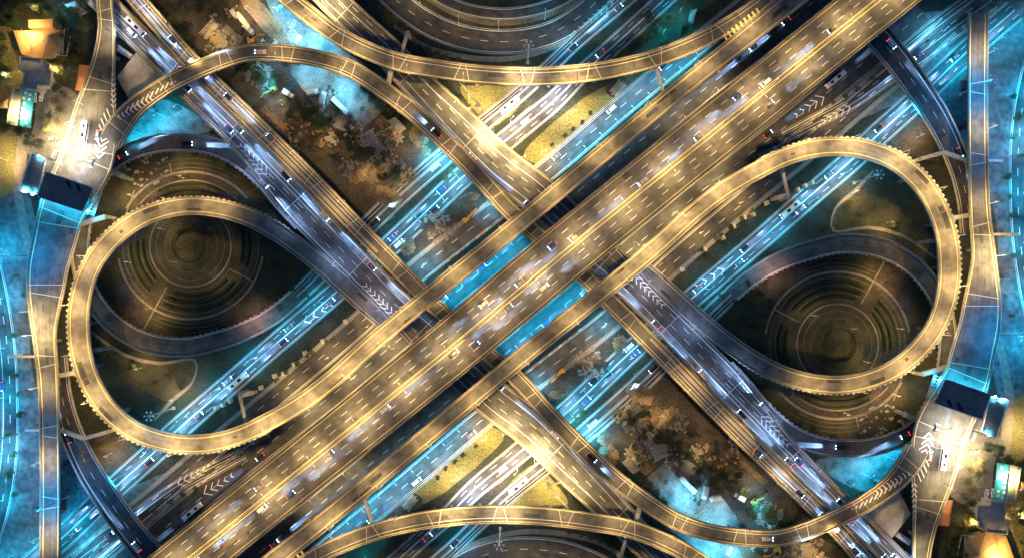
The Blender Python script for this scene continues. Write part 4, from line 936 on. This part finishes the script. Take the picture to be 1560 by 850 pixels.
trees([(-2 + (i % 4) * 9 + rnd() * 4, 14 + (i // 4) * 20 + rnd() * 8, 1.6 + rnd() * 1.2) for i in range(10)], "small garden tree on the photo's left edge beside the tan house", "the top", g_='edge garden trees')
trees([(4, 190, 3.4), (12, 198, 3.0), (20, 192, 2.8), (44, 205, 3.6), (55, 217, 3.8), (66, 222, 3.4), (34, 200, 2.6)], "small dense tree below the blue roofed shelter at left", "the left", g_='trees below the blue shelter')
trees([(428, 122, 3.8), (385, 100, 4.4), (372, 112, 4.0), (400, 122, 3.6), (458, 168, 4.4), (470, 182, 4.0), (482, 172, 3.6), (446, 182, 3.2), (572, 150, 3.8), (582, 164, 3.6), (560, 138, 3.2), (598, 172, 3.0), (440, 100, 3.2)], "dark tree on the upper left building site", "the yard's left edge", g_='trees on the building sites')
trees([(380 + 17 * i + rnd() * 10, 92 + 13.5 * i + rnd() * 24, 2.0 + rnd() * 1.6) for i in range(14)], "scrubby bush along the site's elevated road edge", "the curved ramp", g_='scrub along the elevated road')
trees(sorted([(530 + rnd() * 90, 150 + rnd() * 120, 1.6 + rnd() * 1.5) for i in range(12)]), "small scrubby tree between sheds and spoil heaps", "the left", g_='scrub on the building sites')
trees([(225 + 9 * i, 2 + 8 * i + rnd() * 6, 2.2 + rnd() * 1.2) for i in range(9)], "tree right of the upper left elevated road", "the top", g_='trees beside the elevated road strip')
trees([(10 + rnd() * 50, 420 + 30 * i, 1.6 + rnd()) for i in range(12)], "dark tree on the ground left of the left edge road", "its upper end", g_='trees beyond the edge road')
trees([(545, 240, 3.2), (530, 215, 3.0), (560, 235, 2.8), (495, 196, 2.8), (690, 262, 2.6), (700, 250, 2.4), (680, 272, 2.2)], "low dark tree scattered over the brown site", "its lower end", g_='low trees on the building sites')
trees([(270, 40, 3.6), (290, 60, 3.2), (310, 15, 3.4), (330, 5, 3.4), (300, 85, 2.8), (285, 20, 3)], "brownish tree beside the upper left elevated road", "the elevated road", m_='leaf_olive', g_='trees beside the elevated road')
trees([(600, 30, 1.8), (608, 37, 1.8), (617, 43, 1.8), (590, 22, 1.8), (582, 15, 1.8), (640, 74, 2.0), (652, 80, 2.2), (666, 85, 2.2), (682, 90, 2.2), (700, 95, 2.2)], "small shrub like tree on the bank above the top flyover", "the left", m_='leaf_olive', g_='bank trees by the curved flyovers')
trees([(936, 95, 2.6), (950, 84, 2.4), (965, 74, 2.8), (985, 60, 3.0), (1000, 48, 3.0), (1020, 34, 3.2), (1040, 50, 2.6), (1010, 65, 2.4), (1062, 5, 3.4), (985, 30, 3.4), (1085, 20, 3)], "dark tree in the verge above the top flyover", "its left end", g_='trees in the upper verge')
trees([(190, 560, 2.6), (205, 580, 2.4), (222, 592, 2.4), (240, 582, 2.2), (262, 572, 2.4), (275, 590, 2.2), (180, 540, 2.2), (210, 556, 2.0)], "small tree on the little park lawn inside the left loop", "its upper left", m_='leaf_olive', g_='small park trees')
trees([(190, 262, 2.4), (205, 252, 2.4), (222, 242, 2.2), (242, 236, 2.0), (196, 285, 2.2), (300, 238, 2.0), (330, 250, 2.2), (350, 262, 2.2)], "small dark tree along the left garden's upper rim", "its left end", g_='garden rim trees')
trees([(140, 690, 3.4), (156, 678, 3.0), (172, 672, 2.6), (150, 705, 2.8)], "round olive tree in the wedge below the left loop", "the left", m_='leaf_olive', g_='trees in the wedge')
trees([(470, 452, 2.6), (448, 440, 2.4), (430, 430, 2.6), (412, 452, 2.4), (430, 468, 2.2), (395, 440, 2.2), (440, 410, 2.4), (415, 400, 2.2)], "dim tree between the left garden and blue striped roads", "the elevated road", g_='trees beside the gardens')
trees([(508, 515, 1.8), (478, 535, 1.8), (455, 552, 2.0), (438, 566, 1.8), (424, 578, 1.8), (500, 520, 1.6), (470, 541, 1.7)], "low dark bush beside the concrete pillars at lower left", "the elevated road", g_='island bushes')
trees([(240, 778, 2.0), (262, 762, 2.0), (282, 750, 1.8), (300, 742, 1.6)], "dim shrub in the dark wedge left of the lower highway", "the lower end", g_='wedge shrubs')

# ------------------------------------------------------------------ vehicles
CARM = {}
def car(pos, rz, colour, kind, label, lit=True, group=None, beam=1.0):
    L_, W_, H_ = {'car': (4.5, 1.85, 1.4), 'van': (5.2, 2.0, 2.1), 'pickup': (5.3, 1.95, 1.7), 'bus': (11.5, 2.6, 3.1)}[kind]
    r = empty({'car': 'car', 'van': 'van', 'pickup': 'pickup_truck', 'bus': 'bus'}[kind], pos, rz); tag(r, label, kind.replace('pickup', 'pickup truck'), group)
    key = (kind, colour)
    def body():
        mb = MB()
        if kind == 'bus': mb.box((0, 0, .4 + H_ / 2), (L_, W_, H_ - .5), 0, .97)
        else:
            mb.box((0, 0, .62), (L_, W_, .62), 0, .95)
            if kind == 'van': mb.box((-.4, 0, 1.45), (L_ - 1.0, W_ * .94, 1.1), 0, .9)
            elif kind == 'pickup':
                mb.box((.3, 0, 1.25), (1.9, W_ * .9, .75), 0, .85)
                for y in (.85, -.85): mb.box((-1.7, y, 1.05), (1.9, .12, .35))
                mb.box((-2.6, 0, 1.05), (.1, W_ * .9, .35))
            else: mb.box((-.2, 0, 1.16), (2.3, W_ * .88, .52), 0, .8)
        return mb
    b = shared(('body',) + key, body, 'body', 'car_' + colour, r)
    def wins():
        mb = MB()
        if kind == 'bus': mb.box((L_ / 2 - .02, 0, 2.2), (.14, W_ * .9, 1.2)); mb.box((0, W_ / 2, 2.3), (L_ * .9, .08, .8)); mb.box((0, -W_ / 2, 2.3), (L_ * .9, .08, .8)); mb.box((1.5, 0, H_ + .2), (2.0, 1.4, .25)); mb.box((-3, 0, H_ + .2), (1.6, 1.2, .2))
        elif kind == 'van': mb.box((1.75, 0, 1.52), (.75, W_ * .86, .62), 0, .75); mb.box((-.4, 0, 1.62), (L_ - 1.9, W_ * .93, .4), 0, .95)
        else:
            x0 = .3 if kind == 'pickup' else -.2; ll = 1.9 if kind == 'pickup' else 2.3
            mb.box((x0 + ll * .5 - .05, 0, 1.14), (.5, W_ * .8, .42), 0, .8); mb.box((x0 - ll * .5 + .05, 0, 1.14), (.45, W_ * .8, .4), 0, .8); mb.box((x0, 0, 1.16), (ll * .75, W_ * .885, .34), 0, .93)
        return mb
    shared(('win', kind), wins, 'windows', 'glass', b)
    for x in (L_ * .31, -L_ * .31):
        for y in (W_ / 2 - .1, -W_ / 2 + .1):
            shared(('wheel', kind == 'bus'), lambda: MB().bar((0, -.12, 0), (0, .12, 0), .34 if kind != 'bus' else .5, None, 12), 'wheel', 'rubber', r, (x, y, .34 if kind != 'bus' else .5))
    for y in (W_ * .36, -W_ * .36):
        shared(('hl', lit), lambda: MB().box((0, 0, 0), (.22, .36, .2)), 'headlight', 'headlight' if lit else 'white', r, (L_ / 2 - .02, y, .78))
        shared(('tl', lit), lambda: MB().box((0, 0, 0), (.14, .34, .18)), 'taillight', 'taillight' if lit else 'cone', r, (-L_ / 2, y, .85))
    if lit:
        for y in (.62, -.62):
            l = light('headlight_beam', BEAM, 620000 * beam, 7.5, blend=1.0, rad=.08); l.parent = r
            l.location = (L_ / 2 + .2, y, .85); l.rotation_euler = (R(87.4), 0, R(-90))
    return r
COLS = ['grey', 'black', 'black', 'grey', 'silver', 'black', 'blue', 'black', 'white', 'grey', 'silver', 'blue']
KINDS = ['car', 'car', 'pickup', 'car', 'van', 'car', 'car', 'pickup', 'car', 'car', 'bus', 'car']
cc_ = [0]
def queue(path, s0, s1, gap, off, tmpl, rev=False, group=None, beam=1.0, z=.03, a=None):
    q = s0; k = 0
    while q < s1 and k < len(ORD):
        c, n, hw = path.at(q); p = c + n * (off if a is None else a * hw + off) + Vector((0, 0, z))
        if inframe(p, 0):
            i = cc_[0]; cc_[0] += 1
            co, ki = COLS[i * 5 % 12], KINDS[i * 7 % 12]
            if ki == 'bus': co = 'silver' if i % 2 else 'white'
            nm = {'car': 'car', 'van': 'van', 'pickup': 'pickup', 'bus': 'bus'}[ki]
            car(p, path.ang(q) + (math.pi if rev else 0), co, ki, tmpl.format(f"{co} {nm}", ORD[k]), True, group, beam); k += 1
        q += gap * 1.85 * (.7 + .6 * rnd())
pM_ang = pM
# traffic (drives on the left of each pair)
queue(pM, mid + 6, pM.L, 24, 2.9, "{} in the highway's inner upper lane, upper right half, {} from centre", True, 'traffic on the central highway', .75)
queue(pM, mid + 30, pM.L, 55, 6.3, "{} in the highway's second lane, upper right half, {} from centre", True, 'traffic on the central highway', .75)
queue(pM, mid + 14, pM.L, 60, -6.4, "{} on the highway's lower side, upper right half, {} from centre", False, 'traffic on the central highway', .5)
queue(pDw, 12, pDw.near(560, 420), 17, -3.0, "{} on the upper left elevated road's inner lane, {} from the upper left corner", False, 'traffic on the elevated roads', a=1)
queue(pDw, 12, pDw.near(400, 250), 20, -6.5, "{} on the upper left elevated road's outer lane, {} from the upper left corner", False, 'traffic on the elevated roads', a=1)
queue(pDw, pDw.near(747, 603), pDw.near(930, 770), 26, -3.2, "{} on the wide golden road below the centre, {} from the highway", False, 'traffic on the golden roads', .7, a=1)
queue(pDn, 10, pDn.near(440, 240), 15, 0.4, "{} on the narrow upper left carriageway, {} from the upper left corner", True, 'traffic on the narrow carriageways')
queue(pDn, pDn.near(900, 695), pDn.near(1300, 775), 70, 0, "{} on the lower curved flyover, {} from the left", False, 'traffic on the curved ramps', .5)
queue(gJ2, gJ2.near(60, 850), gJ2.near(230, 690), 15, -2.2, "{} on the blue striped road below the left loop, {} from the lower left", False, 'traffic on the striped roads')
queue(gJ2, gJ2.near(90, 822), gJ2.near(200, 720), 17, 2.4, "{} oncoming on the blue road below the left loop, {} from lower left", True, 'traffic on the striped roads')
queue(gJ2, gJ2.near(245, 676), gJ2.near(500, 456), 15, -2.0, "{} on the blue striped road inside the left loop, {} from the lower left", False, 'traffic on the striped roads')
queue(gJ2, gJ2.near(250, 672), gJ2.near(480, 470), 19, 2.0, "{} oncoming on the blue road inside the left loop, {} from lower left", True, 'traffic on the striped roads')
queue(gJ2, gJ2.near(600, 369), gJ2.near(700, 274), 13, -2.4, "{} on the upper striped road between elevated roads, {} from the lower left", False, 'traffic on the striped roads', 1.2)
queue(gJ2, gJ2.near(604, 366), gJ2.near(700, 274), 15, 2.4, "{} oncoming on the upper striped road between elevated roads, {} from lower left", True, 'traffic on the striped roads', 1.2)
queue(gJ2, gJ2.near(800, 190), gJ2.near(940, 66), 22, 1.5, "{} on the white road beside the yellow lawn, {} from the lower left", True, 'traffic on the white roads')
queue(gJ1, gJ1.near(770, 160), gJ1.near(950, 0), 20, -1.2, "{} on the striped road crossing under the top flyover, {} from the lower left", False, 'traffic on the white roads')
queue(gJ1, gJ1.near(570, 336), gJ1.near(670, 244), 24, -1.2, "{} on the track road below the building site, {} from the lower left", False, 'traffic on the track road', .6)
queue(gA, gA.near(850, 246), gA.near(1080, 50), 24, 2.2, "{} on the upper frontage road beside the cyan lamps, {} from the centre", True, 'traffic on the frontage roads', .7)
queue(gB, gB.near(680, 456), gB.near(800, 358), 17, 1.2, "{} on the cyan road between highway and upper ramp, {} from the lower left", False, 'traffic on the inner frontage roads', .6)
queue(gB, gB.near(1150, 74), gB.near(1240, 2), 16, 1, "{} on the road above the highway near the top edge, {} from the lorry", True, 'traffic on the inner frontage roads')
queue(gB, gB.near(290, 770), gB.near(470, 632), 26, -2.5, "{} on the frontage strip left of the highway, {} from the lower left", True, 'traffic on the inner frontage roads', .4)
queue(pK, pK.near(380, 260), pK.near(300, 219), 12, 0, "x {} {}", False)
queue(pK, pK.near(190, 236), pK.near(420, 300), 22, -.6, "{} on the dark ramp above the left garden, {} from the left", False, 'traffic on the loop ramps', .9)
queue(pL, pL.near(110, 660), pL.near(220, 835), 30, -2.4, "{} on the dark lower left overpass, {} from its upper end", True, 'traffic on the overpasses', .7)
queue(gQ, 0, gQ.near(230, 778), 13, -2.5, "{} oncoming on the blue road under the dark overpass, {} from the lower left", True, 'traffic on the blue roads')
queue(gQ, 0, gQ.near(230, 778), 12, 2.8, "{} on the blue road under the dark overpass, {} from the lower left", False, 'traffic on the blue roads')
queue(gP, gP.near(0, 430), gP.near(20, 780), 34, -2.5, "{} on the left edge's curving cyan road, {} from its upper end", False, 'traffic on the edge roads', .7)
queue(pV, pV.near(140, 200), pV.near(100, 255), 9, 3, "{} in the left toll plaza's middle lane, {} from the ramp", False, 'cars waiting at the toll plazas', .7)
queue(pV, pV.near(140, 205), pV.near(104, 255), 10, -3, "{} in the left toll plaza's outer lane, {} from the ramp", False, 'cars waiting at the toll plazas', .7)
for x, y, rz, co, lb in ((64, 149, 80, 'white', "white car parked beside the blue shelter"), (54, 150, 85, 'white', "white car parked half under the blue shelter's edge"), (84, 236, 70, 'white', "white car parked beside the toll plaza office"), (82, 212, 10, 'silver', "silver car parked under the trees by the toll plaza"),
                         (427, 12, 40, 'white', "white car parked near the cyan yard's top edge"), (447, 38, 60, 'silver', "silver car parked in the cyan yard's upper part"), (455, 62, 60, 'white', "white car parked in the cyan yard between ramps")):
    car(P(x, y, .03), R(rz), co, 'car', lb, False)

# bollards
for nm, a, b, n_, lb in (('bollard', (792, 213), (800, 206), 5, "white bollard by the lawn corner"), ('bollard', (578, 345), (600, 330), 9, "white bollard beside the track road")):
    for i in range(n_):
        o = MB().bar((0, 0, 0), (0, 0, 1.0), .18, .15, 8).build('bollard', 'white'); t_ = i / (n_ - 1); o.location = P(a[0] + (b[0] - a[0]) * t_, a[1] + (b[1] - a[1]) * t_)
        tag(o, f"{lb} at upper centre, {ORD[i]} from the left", 'bollard', 'white bollards')

# ------------------------------------------------------------------ the other half: everything turned 180 degrees about the centre
SW = {'left': 'right', 'right': 'left', 'upper': 'lower', 'lower': 'upper', 'top': 'bottom', 'bottom': 'top', 'above': 'below', 'below': 'above', 'topmost': 'bottommost', 'uppermost': 'lowermost', 'lowest': 'highest'}
def swap(s): return re.sub(r'\b(' + '|'.join(SW) + r')\b', lambda m_: SW[m_.group(1)], s)
bad = [o for o in col.objects if o.get('label', '').startswith('x ')]
def kids(o): return [c for c in col.objects if c.parent == o]
CH = {}
for o in col.objects:
    if o.parent: CH.setdefault(o.parent.name, []).append(o)
def copy_tree(o, parent=None):
    c = o.copy(); col.objects.link(c)
    if parent:
        mpi = o.matrix_parent_inverse.copy(); c.parent = parent; c.matrix_parent_inverse = mpi
    for ch in CH.get(o.name, []): copy_tree(ch, c)
    return c
PI180 = Matrix.Rotation(math.pi, 4, 'Z')
bpy.context.view_layer.update()
todo = [o for o in list(col.objects) if o.parent is None and o.name not in START and o.type in ('MESH', 'EMPTY')]
def frame_hit(o, turned):
    def pts():
        st = [o]
        while st:
            x = st.pop(); st += CH.get(x.name, [])
            if x.type == 'MESH':
                for b in x.bound_box: yield x.matrix_world @ Vector(b)
    xs, ys = [], []
    for p in pts():
        if turned: p = Vector((-p.x, -p.y, p.z))
        k = CAMH / (CAMH - p.z); xs.append(CX + p.x * S * k); ys.append(CY - p.y * S * k)
    if not xs: return True
    return max(xs) > -4 and min(xs) < 1564 and max(ys) > -4 and min(ys) < 854
gone = []
for o in todo:
    lamp = o.get('category') in ('street lamp', 'mast lamp')
    if (o.name != 'x') and (frame_hit(o, True) or (lamp and inframe(Vector((-o.location.x, -o.location.y, 8)), 25))):
        c = copy_tree(o); c.matrix_world = PI180 @ o.matrix_world
        if 'label' in o:
            if swap(o['label']) == o['label']:
                up = o.matrix_world.translation.y > 0 if o.matrix_world.translation.length > 1 else True
                base = o['label']; o['label'] = base + (', upper half' if up else ', lower half')
            c['label'] = swap(o['label'])
        if 'kind' in o: c['kind'] = o['kind']
    if not frame_hit(o, False) and not (lamp and inframe(Vector((o.location.x, o.location.y, 8)), 25)): gone.append(o)
def kill(o):
    for c in CH.get(o.name, []): kill(c)
    bpy.data.objects.remove(o)
for o in gone + [b for b in bad if b not in gone]: kill(o)
print("objects", len(col.objects), "lights", len([o for o in col.objects if o.type == 'LIGHT']))
